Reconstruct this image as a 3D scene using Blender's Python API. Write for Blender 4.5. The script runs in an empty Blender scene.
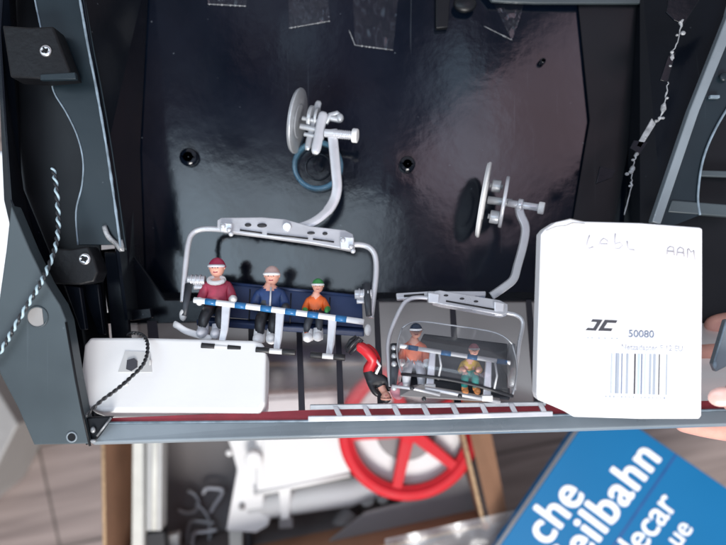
import bpy, bmesh, math, random
from mathutils import Vector, Matrix, noise
random.seed(7)
scn = bpy.context.scene
COL = scn.collection
H = 0.34                      # camera height above the rim of the shell
W = 0.40                      # metres seen across at the rim
R = math.radians

def K(z): return (H - z) / H * W / 726.0
def P(px, py, z=0.0):
    k = K(z); return Vector(((px - 363) * k, (272.5 - py) * k, z))

# ------------------------------------------------------------------ materials
def mat(name, col, rough=0.5, metal=0.0, var=0.06, scale=60, bump=0.0, bscale=300, rvar=0.08,
        coat=0.0, spec=0.5, alpha=1.0, sss=0.0, trans=0.0):
    m = bpy.data.materials.new(name); m.use_nodes = True
    nt = m.node_tree; N = nt.nodes; L = nt.links
    b = N['Principled BSDF']
    tc = N.new('ShaderNodeTexCoord')
    n = N.new('ShaderNodeTexNoise'); n.inputs['Scale'].default_value = scale; n.inputs['Detail'].default_value = 6
    L.new(tc.outputs['Object'], n.inputs['Vector'])
    r = N.new('ShaderNodeValToRGB')
    c = Vector(col)
    r.color_ramp.elements[0].position = 0.3; r.color_ramp.elements[1].position = 0.7
    r.color_ramp.elements[0].color = (*[max(0, v * (1 - var)) for v in c], 1)
    r.color_ramp.elements[1].color = (*[min(1, v * (1 + var)) for v in c], 1)
    L.new(n.outputs['Fac'], r.inputs['Fac']); L.new(r.outputs['Color'], b.inputs['Base Color'])
    mr = N.new('ShaderNodeMapRange'); mr.inputs['To Min'].default_value = max(0.02, rough - rvar)
    mr.inputs['To Max'].default_value = min(1, rough + rvar)
    mr.inputs['From Min'].default_value = 0.3; mr.inputs['From Max'].default_value = 0.7
    L.new(n.outputs['Fac'], mr.inputs['Value']); L.new(mr.outputs['Result'], b.inputs['Roughness'])
    b.inputs['Metallic'].default_value = metal
    b.inputs['Coat Weight'].default_value = coat
    b.inputs['Specular IOR Level'].default_value = spec
    b.inputs['Alpha'].default_value = alpha
    b.inputs['Transmission Weight'].default_value = trans
    if sss:
        b.inputs['Subsurface Weight'].default_value = sss
        b.inputs['Subsurface Scale'].default_value = 0.004
        b.inputs['Subsurface Radius'].default_value = (1, .35, .2)
    if bump:
        n2 = N.new('ShaderNodeTexNoise'); n2.inputs['Scale'].default_value = bscale; n2.inputs['Detail'].default_value = 5
        L.new(tc.outputs['Object'], n2.inputs['Vector'])
        bp = N.new('ShaderNodeBump'); bp.inputs['Strength'].default_value = bump; bp.inputs['Distance'].default_value = 0.001
        L.new(n2.outputs['Fac'], bp.inputs['Height']); L.new(bp.outputs['Normal'], b.inputs['Normal'])
    return m

def dusty(name, col, rough, dust=(0.35, 0.4, 0.45), amount=0.5, spots=True, coat=0.0, rvar=0.08):
    """dark plastic with dust specks, fine scratches and cloudy smears"""
    m = mat(name, col, rough, var=0.25, scale=14, rvar=rvar, coat=coat, bump=0.12, bscale=90)
    nt = m.node_tree; N = nt.nodes; L = nt.links; b = N['Principled BSDF']
    tc = N.new('ShaderNodeTexCoord')
    src = b.inputs['Base Color'].links[0].from_socket
    # specks
    v = N.new('ShaderNodeTexVoronoi'); v.inputs['Scale'].default_value = 130
    L.new(tc.outputs['Object'], v.inputs['Vector'])
    lt = N.new('ShaderNodeMapRange'); lt.inputs['From Min'].default_value = 0.085; lt.inputs['From Max'].default_value = 0.03
    L.new(v.outputs['Distance'], lt.inputs['Value'])
    sp = N.new('ShaderNodeSeparateColor'); L.new(v.outputs['Color'], sp.inputs['Color'])
    gt = N.new('ShaderNodeMath'); gt.operation = 'GREATER_THAN'; gt.inputs[1].default_value = 0.8
    L.new(sp.outputs['Red'], gt.inputs[0])
    mu = N.new('ShaderNodeMath'); mu.operation = 'MULTIPLY'
    L.new(lt.outputs['Result'], mu.inputs[0]); L.new(gt.outputs[0], mu.inputs[1])
    # scratches: stretched noise
    mp = N.new('ShaderNodeMapping'); mp.inputs['Rotation'].default_value = (0, 0, R(24)); mp.inputs['Scale'].default_value = (400, 9, 9)
    L.new(tc.outputs['Object'], mp.inputs['Vector'])
    ns = N.new('ShaderNodeTexNoise'); ns.inputs['Scale'].default_value = 1; ns.inputs['Detail'].default_value = 2
    L.new(mp.outputs['Vector'], ns.inputs['Vector'])
    sc = N.new('ShaderNodeMapRange'); sc.inputs['From Min'].default_value = 0.70; sc.inputs['From Max'].default_value = 0.78
    sc.inputs['To Max'].default_value = 0.25
    L.new(ns.outputs['Fac'], sc.inputs['Value'])
    # smears
    sm = N.new('ShaderNodeTexNoise'); sm.inputs['Scale'].default_value = 20; sm.inputs['Detail'].default_value = 8; sm.inputs['Roughness'].default_value = .65
    L.new(tc.outputs['Object'], sm.inputs['Vector'])
    smr = N.new('ShaderNodeMapRange'); smr.inputs['From Min'].default_value = 0.5; smr.inputs['From Max'].default_value = 0.85
    smr.inputs['To Max'].default_value = 0.035
    L.new(sm.outputs['Fac'], smr.inputs['Value'])
    a1 = N.new('ShaderNodeMath'); a1.operation = 'MAXIMUM'; L.new(mu.outputs[0], a1.inputs[0]); L.new(sc.outputs['Result'], a1.inputs[1])
    a2 = N.new('ShaderNodeMath'); a2.operation = 'ADD'; L.new(a1.outputs[0], a2.inputs[0]); L.new(smr.outputs['Result'], a2.inputs[1])
    a3 = N.new('ShaderNodeMath'); a3.operation = 'MULTIPLY'; a3.use_clamp = True; L.new(a2.outputs[0], a3.inputs[0]); a3.inputs[1].default_value = amount
    mx = N.new('ShaderNodeMix'); mx.data_type = 'RGBA'
    L.new(a3.outputs[0], mx.inputs['Factor']); L.new(src, mx.inputs['A']); mx.inputs['B'].default_value = (*dust, 1)
    L.new(mx.outputs['Result'], b.inputs['Base Color'])
    return m

def clear(name, tint=(0.9, 0.92, 0.95), gloss=1.0, haze=0.06, hcol=(0.6, 0.62, 0.66), rough=0.08):
    """thin clear plastic sheet: transparent, fresnel reflection and a little milky scatter"""
    m = bpy.data.materials.new(name); m.use_nodes = True
    nt = m.node_tree; N = nt.nodes; L = nt.links
    N.remove(N['Principled BSDF']); out = N['Material Output']
    t = N.new('ShaderNodeBsdfTransparent'); t.inputs['Color'].default_value = (*tint, 1)
    d = N.new('ShaderNodeBsdfDiffuse'); d.inputs['Color'].default_value = (*hcol, 1)
    g = N.new('ShaderNodeBsdfGlossy'); g.inputs['Roughness'].default_value = rough
    tc = N.new('ShaderNodeTexCoord')
    n = N.new('ShaderNodeTexNoise'); n.inputs['Scale'].default_value = 25; n.inputs['Detail'].default_value = 8
    L.new(tc.outputs['Object'], n.inputs['Vector'])
    mr = N.new('ShaderNodeMapRange'); mr.inputs['From Min'].default_value = .35; mr.inputs['From Max'].default_value = .75
    mr.inputs['To Min'].default_value = haze * .5; mr.inputs['To Max'].default_value = haze * 2
    L.new(n.outputs['Fac'], mr.inputs['Value'])
    m1 = N.new('ShaderNodeMixShader'); L.new(mr.outputs['Result'], m1.inputs[0]); L.new(t.outputs[0], m1.inputs[1]); L.new(d.outputs[0], m1.inputs[2])
    f = N.new('ShaderNodeFresnel'); f.inputs['IOR'].default_value = 1.45
    fm = N.new('ShaderNodeMath'); fm.operation = 'MULTIPLY'; fm.use_clamp = True; fm.inputs[1].default_value = gloss; L.new(f.outputs[0], fm.inputs[0])
    m2 = N.new('ShaderNodeMixShader'); L.new(fm.outputs[0], m2.inputs[0]); L.new(m1.outputs[0], m2.inputs[1]); L.new(g.outputs[0], m2.inputs[2])
    L.new(m2.outputs[0], out.inputs['Surface'])
    return m

M = dict(
    panel=dusty('black_gloss_plastic', (0.0020, 0.0042, 0.0095), 0.12, amount=0.30, rvar=0.06),
    wall=dusty('black_side_plastic', (0.003, 0.0045, 0.008), 0.22, amount=0.10),
    flange=dusty('teal_black_plastic', (0.009, 0.017, 0.023), 0.36, amount=0.22),
    recess=dusty('matt_black_plastic', (0.003, 0.004, 0.006), 0.4, amount=0.08),
    bracket=mat('black_bracket', (0.003, 0.0035, 0.005), 0.5, bump=.3, spec=.3),
    post=dusty('grey_green_plastic', (0.046, 0.062, 0.070), 0.42, amount=0.2),
    rim=dusty('blue_grey_plastic', (0.19, 0.225, 0.25), 0.3, amount=0.25, rvar=.1),
    edge=mat('edge_highlight_plastic', (0.20, 0.26, 0.31), 0.35, var=.4, scale=120),  # pale tone; on the ridge lip it paints the specular edge highlight
    red_strip=mat('red_felt_strip', (0.34, 0.035, 0.05), 0.6, var=.25, bump=.2),
    mullion=mat('dark_mullion', (0.035, 0.033, 0.045), 0.4),
    pane=clear('clear_window_plastic', (0.90, 0.85, 0.86), 0.8, 0.12, hcol=(.72,.50,.51), rough=.30),
    tape=clear('clear_tape', (0.96, 0.97, 0.98), 1.2, 0.008, rough=.10),
    bubble=clear('clear_bubble_plastic', (0.86, 0.88, 0.91), 1.5, 0.06, rough=.08),
    silver=mat('silver_paint', (0.60, 0.61, 0.64), 0.34, metal=0.4, var=.08, bump=.1),
    silver2=mat('dull_silver_paint', (0.44, 0.46, 0.48), 0.40, metal=0.45, var=.1, bump=.15),
    steel=mat('bright_steel', (0.66, 0.66, 0.67), 0.25, metal=1.0),
    offwhite=mat('offwhite_plastic', (0.74, 0.74, 0.73), 0.42),
    barwhite=mat('white_bar_paint', (0.78, 0.79, 0.80), 0.35),
    barblue=mat('blue_bar_paint', (0.02, 0.15, 0.36), 0.35),
    navy=mat('navy_seat_plastic', (0.016, 0.035, 0.10), 0.42, bump=.1),
    black=mat('black_rubber', (0.012, 0.012, 0.014), 0.5),
    bluering=clear('blue_tube_plastic', (0.35, 0.62, 0.85), 1.5, 0.34, hcol=(.18, .42, .60), rough=.15),
    glue=mat('dried_glue', (0.27, 0.28, 0.29), 0.25, var=.5, scale=200, coat=.6, bump=.8, bscale=500),
    card=mat('white_card', (0.86, 0.86, 0.87), 0.55, var=.015, scale=25, bump=.10, bscale=200),
    cardedge=mat('torn_card_edge', (0.62, 0.58, 0.52), 0.8, var=.2, scale=200, bump=.6),
    adapter=mat('white_moulded_plastic', (0.82, 0.82, 0.81), 0.42, var=.02, scale=20, bump=.05),
    adapter2=mat('pale_grey_socket', (0.55, 0.55, 0.54), 0.5),
    ink=mat('black_ink', (0.045, 0.045, 0.055), 0.6),
    inkblue=mat('blue_grey_ink', (0.17, 0.21, 0.30), 0.6),
    inkpale=mat('pale_grey_ink', (0.36, 0.40, 0.46), 0.6),
    inkpale2=mat('pale_blue_ink', (0.46, 0.55, 0.74), 0.6),
    inkfaint=mat('faint_ink', (0.48, 0.50, 0.56), 0.6),
    pencil=mat('faint_pencil', (0.60, 0.58, 0.61), 0.6, var=.12, scale=300),
    pencil2=mat('grey_pencil', (0.42, 0.40, 0.43), 0.6, var=.2, scale=300),
    wirea=mat('pale_blue_insulation', (0.42, 0.56, 0.62), 0.35),
    wireb=mat('black_insulation', (0.02, 0.022, 0.026), 0.35),
    skin=mat('painted_skin', (0.78, 0.40, 0.30), 0.5),
    pink=mat('crimson_jacket_paint', (0.36, 0.035, 0.075), 0.5, var=.2, scale=300),
    pinkhat=mat('crimson_hat_paint', (0.42, 0.025, 0.08), 0.4),
    whitep=mat('white_paint', (0.80, 0.80, 0.80), 0.45),
    lightgrey=mat('light_grey_paint', (0.55, 0.56, 0.60), 0.5),
    greyp=mat('dark_grey_paint', (0.035, 0.04, 0.05), 0.45),
    blackp=mat('black_paint', (0.012, 0.013, 0.017), 0.4),
    bluej=mat('dark_blue_jacket_paint', (0.018, 0.05, 0.16), 0.5, var=.2, scale=300),
    orange=mat('orange_jacket_paint', (0.72, 0.13, 0.02), 0.5, var=.15, scale=300),
    salmon=mat('salmon_jacket_paint', (0.80, 0.19, 0.09), 0.5, var=.15, scale=300),
    yellow=mat('yellow_jacket_paint', (0.62, 0.38, 0.05), 0.5, var=.15, scale=300),
    greenp=mat('turquoise_trouser_paint', (0.02, 0.32, 0.27), 0.5, var=.15),
    greenhat=mat('green_hat_paint', (0.05, 0.30, 0.08), 0.45),
    redp=mat('bright_red_paint', (0.50, 0.012, 0.02), 0.35, var=.1),
    beigehat=mat('pale_pink_hat_paint', (0.62, 0.42, 0.38), 0.5),
    orangeboot=mat('orange_boot_paint', (0.75, 0.30, 0.10), 0.5),
    navyhat=mat('navy_helmet_paint', (0.015, 0.03, 0.06), 0.3),
    pinkrub=mat('pale_pink_plastic', (0.62, 0.26, 0.30), 0.4),
    cardboard=mat('brown_cardboard', (0.27, 0.140, 0.080), 0.85, var=.1, scale=25, bump=.25, bscale=120),
    cardcut=mat('cut_cardboard_edge', (0.36, 0.24, 0.14), 0.9, var=.3, scale=300, bump=.5),
    tray=mat('dark_grey_liner', (0.16, 0.15, 0.152), 0.6, var=.15, scale=8),
    cream=mat('cream_profile_plastic', (0.60, 0.60, 0.55), 0.45),
    greyprof=mat('grey_profile_plastic', (0.42, 0.42, 0.41), 0.5),
    machine=mat('white_machine_plastic', (0.68, 0.67, 0.66), 0.45, var=.03, scale=15),
    machshade=mat('grey_hub_plastic', (0.20, 0.19, 0.19), 0.5),
    redwheel=mat('red_wheel_plastic', (0.55, 0.012, 0.022), 0.6, var=.05, spec=.3),
    bluebook=mat('blue_glossy_cover', (0.0, 0.125, 0.30), 0.5, var=.04, scale=8, rvar=.08, spec=.22),
    bookcrease=mat('dark_blue_crease', (0.004, 0.06, 0.22), 0.4),
    paper=mat('white_page_edges', (0.7, 0.7, 0.68), 0.8),
    letter=mat('white_print', (0.85, 0.86, 0.88), 0.45),
    flesh=mat('human_skin', (0.64, 0.33, 0.26), 0.45, var=.10, scale=70, bump=.25, bscale=600, sss=.12),
    nail=mat('finger_nail', (0.74, 0.46, 0.40), 0.25, coat=.4),
    foil=clear('thin_clear_bag', (0.86, 0.88, 0.9), 1.0, 0.16, rough=.35),
    furniture=mat('pale_grey_laminate', (0.29, 0.28, 0.27), 0.5),
    window_white=mat('window_glare_white', (0.85, 0.87, 0.9), 0.4),
)

for _k, _v in (('wall', .22), ('flange', .32), ('recess', .3)):
    M[_k].node_tree.nodes['Principled BSDF'].inputs['Specular IOR Level'].default_value = _v

# ------------------------------------------------------------------ object helpers
def tag(o, label=None, cat=None, group=None, kind=None):
    if label: o['label'] = label
    if cat: o['category'] = cat
    if group: o['group'] = group
    if kind: o['kind'] = kind
    return o

def wloc(o):
    v = Vector((0, 0, 0))
    while o: v = v + o.location; o = o.parent
    return v

def empty(name, loc, label, cat, group=None):
    o = bpy.data.objects.new(name, None); COL.objects.link(o); o.location = loc
    o.empty_display_size = 0.01
    return tag(o, label, cat, group)

class MB:
    """collects shapes (world coordinates) into one mesh"""
    def __init__(s): s.bm = bmesh.new(); s.mi = 0; s.mats = []
    def use(s, m):
        if m not in s.mats: s.mats.append(m)
        s.mi = s.mats.index(m); return s
    def _f(s, vs, smooth=False):
        try:
            f = s.bm.faces.new(vs); f.material_index = s.mi; f.smooth = smooth; return f
        except ValueError: return None
    def hull8(s, top, bot, bevel=0.0, seg=2):
        """top and bottom rings (same count) joined to a closed solid"""
        a = [s.bm.verts.new(v) for v in top]; b = [s.bm.verts.new(v) for v in bot]
        n = len(a); fs = [s._f(a), s._f(b[::-1])]
        for i in range(n): fs.append(s._f([a[i], b[i], b[(i + 1) % n], a[(i + 1) % n]]))
        fs = [f for f in fs if f]
        bmesh.ops.recalc_face_normals(s.bm, faces=fs)
        if bevel:
            es = list({e for f in fs for e in f.edges})
            r = bmesh.ops.bevel(s.bm, geom=es, offset=bevel, segments=seg, profile=.6, affect='EDGES', clamp_overlap=True)
            for f in r['faces']: f.smooth = True; f.material_index = s.mi
        return s
    def prism(s, pts, z1, th, bevel=0.0, seg=2):
        """outline in photo pixels at height z1, thickness th downwards"""
        t = [P(x, y, z1) for x, y in pts]
        return s.hull8(t, [v - Vector((0, 0, th)) for v in t], bevel, seg)
    def slab(s, pts3, th, bevel=0.0, seg=2):
        """outline of (px,py,z), pushed th along minus its normal"""
        t = [P(*p) for p in pts3]
        n = Vector((0, 0, 0))
        for i in range(len(t)):
            a, b = t[i], t[(i + 1) % len(t)]
            n += a.cross(b)
        n.normalize()
        if n.z < 0: n = -n
        return s.hull8(t, [v - n * th for v in t], bevel, seg)
    def box(s, c, sx, sy, sz, bevel=0.0, rot=None):
        m = rot or Matrix.Identity(3); c = Vector(c)
        q = [(-1, -1), (1, -1), (1, 1), (-1, 1)]
        t = [c + m @ Vector((x * sx / 2, y * sy / 2, sz / 2)) for x, y in q]
        b = [c + m @ Vector((x * sx / 2, y * sy / 2, -sz / 2)) for x, y in q]
        return s.hull8(t, b, bevel)
    def tube(s, pts, r, n=10, smooth=True, cap=True, flat=1.0):
        pts = [Vector(p) for p in pts]
        rr = r if isinstance(r, (list, tuple)) else [r] * len(pts)
        rings = []; up = None
        for i, p in enumerate(pts):
            d = (pts[min(i + 1, len(pts) - 1)] - pts[max(i - 1, 0)]).normalized()
            if up is None:
                up = Vector((0, 0, 1)) if abs(d.z) < .9 else Vector((1, 0, 0))
            a = d.cross(up).normalized(); b = a.cross(d).normalized(); up = b
            rings.append([s.bm.verts.new(p + (a * math.cos(t) + b * math.sin(t) * flat) * rr[i])
                          for t in [2 * math.pi * k / n for k in range(n)]])
        for i in range(len(rings) - 1):
            for k in range(n):
                s._f([rings[i][k], rings[i][(k + 1) % n], rings[i + 1][(k + 1) % n], rings[i + 1][k]], smooth)
        if cap: s._f(rings[0][::-1]); s._f(rings[-1])
        return s
    def cyl(s, a, b, r, n=20, bevel=0.0):
        a = Vector(a); b = Vector(b)
        if bevel:
            d = (b - a).normalized() * bevel
            return s.tube([a, a + d * .3, a + d, b - d, b - d * .3, b], [r - bevel, r - bevel * .3, r, r, r - bevel * .3, r - bevel], n, True)
        d = (b - a)
        return s.tube([a, a + d * .001, b - d * .001, b], [r * .985, r, r, r * .985], n, True)
    def ell(s, c, rx, ry, rz, sub=3, rot=None):
        g = bmesh.ops.create_icosphere(s.bm, subdivisions=sub, radius=1)
        m = rot or Matrix.Identity(3)
        for v in g['verts']: v.co = Vector(c) + m @ Vector((v.co.x * rx, v.co.y * ry, v.co.z * rz))
        for f in {f for v in g['verts'] for f in v.link_faces}: f.smooth = True; f.material_index = s.mi
        return s
    def ring(s, c, axis, r0, r1, th, n=48):
        """flat ring / disc with hole: inner r0, outer r1, thickness th along axis"""
        c = Vector(c); ax = Vector(axis).normalized()
        a = ax.cross(Vector((0, 1, 0)) if abs(ax.y) < .9 else Vector((1, 0, 0))).normalized(); b = ax.cross(a)
        e = min(th, r1 - r0) * .22
        prof = [(r0 + e, th / 2), (r1 - e, th / 2), (r1, th / 2 - e), (r1, -th / 2 + e), (r1 - e, -th / 2), (r0 + e, -th / 2), (r0, -th / 2 + e), (r0, th / 2 - e)]
        vs = [[s.bm.verts.new(c + (a * math.cos(t) + b * math.sin(t)) * q + ax * h) for q, h in prof]
              for t in [2 * math.pi * k / n for k in range(n)]]
        for k in range(n):
            for j in range(len(prof)):
                s._f([vs[k][j], vs[(k + 1) % n][j], vs[(k + 1) % n][(j + 1) % len(prof)], vs[k][(j + 1) % len(prof)]], True)
        return s
    def sheet(s, rows, smooth=True):
        """grid of points"""
        v = [[s.bm.verts.new(p) for p in r] for r in rows]
        for i in range(len(v) - 1):
            for j in range(len(v[0]) - 1):
                s._f([v[i][j], v[i][j + 1], v[i + 1][j + 1], v[i + 1][j]], smooth)
        return s
    def build(s, name, m, parent=None, label=None, cat=None, group=None, kind=None, origin=None):
        me = bpy.data.meshes.new(name)
        bmesh.ops.recalc_face_normals(s.bm, faces=s.bm.faces[:])
        if parent is not None: org = wloc(parent)
        elif origin is not None: org = Vector(origin)
        elif kind == 'structure': org = Vector((0, 0, 0))
        else:
            vs = s.bm.verts[:]
            org = Vector((sum(v.co.x for v in vs) / len(vs), sum(v.co.y for v in vs) / len(vs), min(v.co.z for v in vs)))
        for v in s.bm.verts: v.co -= org
        s.bm.to_mesh(me); s.bm.free()
        mats = s.mats if s.mats else [M[m] if isinstance(m, str) else m]
        for q in mats: me.materials.append(M[q] if isinstance(q, str) else q)
        o = bpy.data.objects.new(name, me); COL.objects.link(o)
        if parent is not None: o.parent = parent
        else: o.location = org
        return tag(o, label, cat, group, kind)

def spline(pts, n=8):
    """Catmull-Rom through tuples"""
    pts = [Vector(p) for p in pts]; out = []
    for i in range(len(pts) - 1):
        p0 = pts[max(i - 1, 0)]; p1 = pts[i]; p2 = pts[i + 1]; p3 = pts[min(i + 2, len(pts) - 1)]
        for k in range(n):
            t = k / n
            out.append(0.5 * ((2 * p1) + (p2 - p0) * t + (2 * p0 - 5 * p1 + 4 * p2 - p3) * t * t + (3 * p1 - p0 - 3 * p2 + p3) * t ** 3))
    out.append(pts[-1]); return out

def px_path(pts, n=8): return [P(*p) for p in spline(pts, n)]

def text(s, origin, u, size, m, parent, name='lettering', bold=0.0, xs=1.0, align='LEFT', up=None, ex=0.0002, spacing=1.0, width=None, heavy=0.0):
    """lettering as thin raised print; u = baseline direction, up = letter direction"""
    c = bpy.data.curves.new(name, 'FONT'); c.body = s; c.size = 1; c.extrude = 0; c.offset = bold; c.align_x = align
    c.space_character = spacing
    o = bpy.data.objects.new('tmp_text', c); COL.objects.link(o)
    dg = bpy.context.evaluated_depsgraph_get(); dg.update()
    me = bpy.data.meshes.new_from_object(o.evaluated_get(dg))
    bpy.data.objects.remove(o)
    xsv = [v.co.x for v in me.vertices]
    if width: xs = width / ((max(xsv) - min(xsv)) * size)
    u = Vector(u).normalized(); w = Vector(up).normalized() if up else Vector((-u.y, u.x, 0))
    org = Vector(origin); pl = wloc(parent)
    for v in me.vertices:
        v.co = org + u * v.co.x * size * xs + w * v.co.y * size - pl
    bm = bmesh.new(); bm.from_mesh(me)
    nrm = u.cross(w)
    r = bmesh.ops.extrude_face_region(bm, geom=bm.faces[:])
    for g in r['geom']:
        if isinstance(g, bmesh.types.BMVert): g.co += nrm * ex
    bmesh.ops.recalc_face_normals(bm, faces=bm.faces[:])
    if heavy:      # thicken the strokes: overlapping layers, each a hair above the last
        src = bm.faces[:]
        for q, (dx, dy) in enumerate(((-1, 0), (1, 0), (0, .6), (0, -.6), (-.7, .45), (.7, -.45), (.7, .45), (-.7, -.45))):
            d = bmesh.ops.duplicate(bm, geom=src)
            for g in d['geom']:
                if isinstance(g, bmesh.types.BMVert): g.co += (u * dx + w * dy) * heavy * size + nrm * .00004 * (q + 1)
    bm.to_mesh(me); bm.free()
    me.materials.clear(); me.materials.append(M[m])
    for p in me.polygons: p.material_index = 0
    q = bpy.data.objects.new(name, me); COL.objects.link(q); q.parent = parent
    return q

def skin_mesh(chains, subdiv=2):
    """chains: list of lists of (x,y,z,r,tag) ; the first point of a later chain may equal an earlier one (shared joint).
       returns bmesh-ready (verts, faces) and sample points with tags"""
    verts = []; rad = []; edges = []; tags = []
    idx = {}
    samples = []
    for ch in chains:
        prev = None
        for (x, y, z, r, t) in ch:
            key = (round(x, 3), round(y, 3), round(z, 3))
            if key not in idx:
                idx[key] = len(verts); verts.append(Vector((x, y, z))); rad.append(r); tags.append(t)
            i = idx[key]
            if prev is not None:
                edges.append((prev[0], i))
                for k in range(1, 9):
                    samples.append((verts[prev[0]].lerp(verts[i], k / 8), t))
            prev = (i,)
    me = bpy.data.meshes.new('tmp'); me.from_pydata([v * .02 for v in verts], edges, [])
    o = bpy.data.objects.new('tmp', me); COL.objects.link(o)
    md = o.modifiers.new('s', 'SKIN'); md.use_smooth_shade = True; md.branch_smoothing = .4
    for i, sv in enumerate(me.skin_vertices[0].data):
        sv.radius = (rad[i] * .02, rad[i] * .02); sv.use_root = (i == 0)
    sd = o.modifiers.new('d', 'SUBSURF'); sd.levels = subdiv; sd.render_levels = subdiv
    dg = bpy.context.evaluated_depsgraph_get(); dg.update()
    out = bpy.data.meshes.new_from_object(o.evaluated_get(dg))
    bpy.data.objects.remove(o)
    vs = [v.co / .02 for v in out.vertices]; fs = [tuple(p.vertices) for p in out.polygons]
    return vs, fs, samples

# ------------------------------------------------------------------ SETTING: floor
def floor_mat():
    m = bpy.data.materials.new('grey_brown_floorboards'); m.use_nodes = True
    nt = m.node_tree; N = nt.nodes; L = nt.links; b = N['Principled BSDF']
    tc = N.new('ShaderNodeTexCoord')
    mp = N.new('ShaderNodeMapping'); mp.inputs['Rotation'].default_value = (0, 0, R(-12)); L.new(tc.outputs['Object'], mp.inputs['Vector'])
    br = N.new('ShaderNodeTexBrick'); br.inputs['Scale'].default_value = 1
    br.inputs['Brick Width'].default_value = 1.1; br.inputs['Row Height'].default_value = 0.16
    br.inputs['Mortar Size'].default_value = 0.0025; br.inputs['Mortar Smooth'].default_value = .3
    br.inputs['Color1'].default_value = (.31, .255, .235, 1); br.inputs['Color2'].default_value = (.26, .212, .197, 1)
    br.inputs['Mortar'].default_value = (.10, .08, .07, 1)
    L.new(mp.outputs[0], br.inputs['Vector'])
    mp2 = N.new('ShaderNodeMapping'); mp2.inputs['Scale'].default_value = (2.2, 26, 1); L.new(mp.outputs[0], mp2.inputs['Vector'])
    n = N.new('ShaderNodeTexNoise'); n.inputs['Scale'].default_value = 2.4; n.inputs['Detail'].default_value = 9; n.inputs['Distortion'].default_value = .6
    L.new(mp2.outputs[0], n.inputs['Vector'])
    r = N.new('ShaderNodeValToRGB'); r.color_ramp.elements[0].position = .3; r.color_ramp.elements[1].position = .75
    r.color_ramp.elements[0].color = (.66, .63, .62, 1); r.color_ramp.elements[1].color = (1.18, 1.16, 1.14, 1)
    L.new(n.outputs['Fac'], r.inputs['Fac'])
    mx = N.new('ShaderNodeMix'); mx.data_type = 'RGBA'; mx.blend_type = 'MULTIPLY'; mx.inputs['Factor'].default_value = 1
    L.new(br.outputs['Color'], mx.inputs['A']); L.new(r.outputs['Color'], mx.inputs['B'])
    L.new(mx.outputs['Result'], b.inputs['Base Color']); b.inputs['Roughness'].default_value = .5
    bp = N.new('ShaderNodeBump'); bp.inputs['Strength'].default_value = .2; L.new(n.outputs['Fac'], bp.inputs['Height']); L.new(bp.outputs['Normal'], b.inputs['Normal'])
    return m
ZF = -0.62
M['floor'] = floor_mat()
b = MB(); b.hull8([(-2.5, -2.5, ZF), (2.5, -2.5, ZF), (2.5, 2.5, ZF), (-2.5, 2.5, ZF)], [(-2.5, -2.5, ZF - .02), (2.5, -2.5, ZF - .02), (2.5, 2.5, ZF - .02), (-2.5, 2.5, ZF - .02)])
b.build('floor', 'floor', kind='structure')

# ------------------------------------------------------------------ STATION SHELL
ZP = -0.090
sh = empty('station_shell', P(363, 200, ZP - .004), 'black plastic shell of a model building held open side up with clear side windows', 'model building shell')
# back panel with moulded outline
b = MB(); b.slab([(118, -60, ZP), (690, -60, ZP), (668, 292, ZP), (128, 303, ZP)], 0.003)
b.build('back_panel', 'panel', sh)
# panel moulded pegs
for (x, y, r) in ((190, 158, 9), (407, 165, 8), (541, 63, 3)):
    c = P(x, y, ZP); k = K(ZP)
    b = MB(); b.tube([c, c + Vector((0, 0, .004)), c + Vector((0, 0, .0055)), c + Vector((0, 0, .0055)), c + Vector((0, 0, .003))],
                     [r * k, r * k, r * k * .85, r * k * .55, r * k * .5], 24)
    b.ell(c + Vector((0.0004, 0, .004)), r * k * .3, r * k * .3, .0016, 2)
    b.build('peg', 'panel', sh)
# left side wall: slopes from the panel up to the ridge
ZR = -0.028
def quad_sheet(b, A, B, C, D, th, nu=1):
    b.slab([A, B, C, D], th); return b
b = MB(); b.slab([(78, -40, ZR), (150, -40, ZP + .002), (140, 150, ZP + .002), (146, 320, ZP + .002), (128, 320, ZR - .01), (107, 150, ZR)], .002)
b.build('side_wall', 'wall', sh)
b = MB(); b.slab([(752, -40, ZR - .024), (640, -40, ZP + .004), (618, 320, ZP + .004), (640, 320, ZR - .024), (662, 215, ZR - .024), (705, 100, ZR - .024)], .002)
b.build('side_wall', 'wall', sh)
# left flange sheet with curved cut edge
curve = spline([(28, -40, 0), (35, 0, 0), (40, 24, 0), (50, 72, 0), (54, 92, 0), (66, 112, 0), (77, 135, 0), (83, 160, 0), (82, 185, 0), (76, 212, 0), (78, 245, 0)], 5)
outer = [(120, 245, ZR), (107, 150, ZR), (97, 92, ZR), (86, 40, ZR), (74, -40, ZR)]
ring_pts = [(p.x, p.y, ZR) for p in curve] + outer
b = MB(); b.slab(ring_pts, .0025, .0003, 1); b.build('flange', 'flange', sh)
b = MB(); b.tube([P(p.x, p.y, ZR + .0002) for p in curve], .00055, 6); b.build('flange_lip', 'edge', sh)
# ridge lip, its pale colour paints the edge highlight
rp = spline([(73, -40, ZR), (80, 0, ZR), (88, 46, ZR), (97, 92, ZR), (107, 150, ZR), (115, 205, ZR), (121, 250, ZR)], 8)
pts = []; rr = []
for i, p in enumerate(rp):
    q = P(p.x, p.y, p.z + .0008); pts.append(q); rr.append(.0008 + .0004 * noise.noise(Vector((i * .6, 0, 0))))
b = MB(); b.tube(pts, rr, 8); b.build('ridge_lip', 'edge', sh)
b = MB(); b.tube([p + Vector((.0022, 0, -.002)) for p in pts], .0005, 6); b.build('ridge_lip', 'flange', sh)
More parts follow.
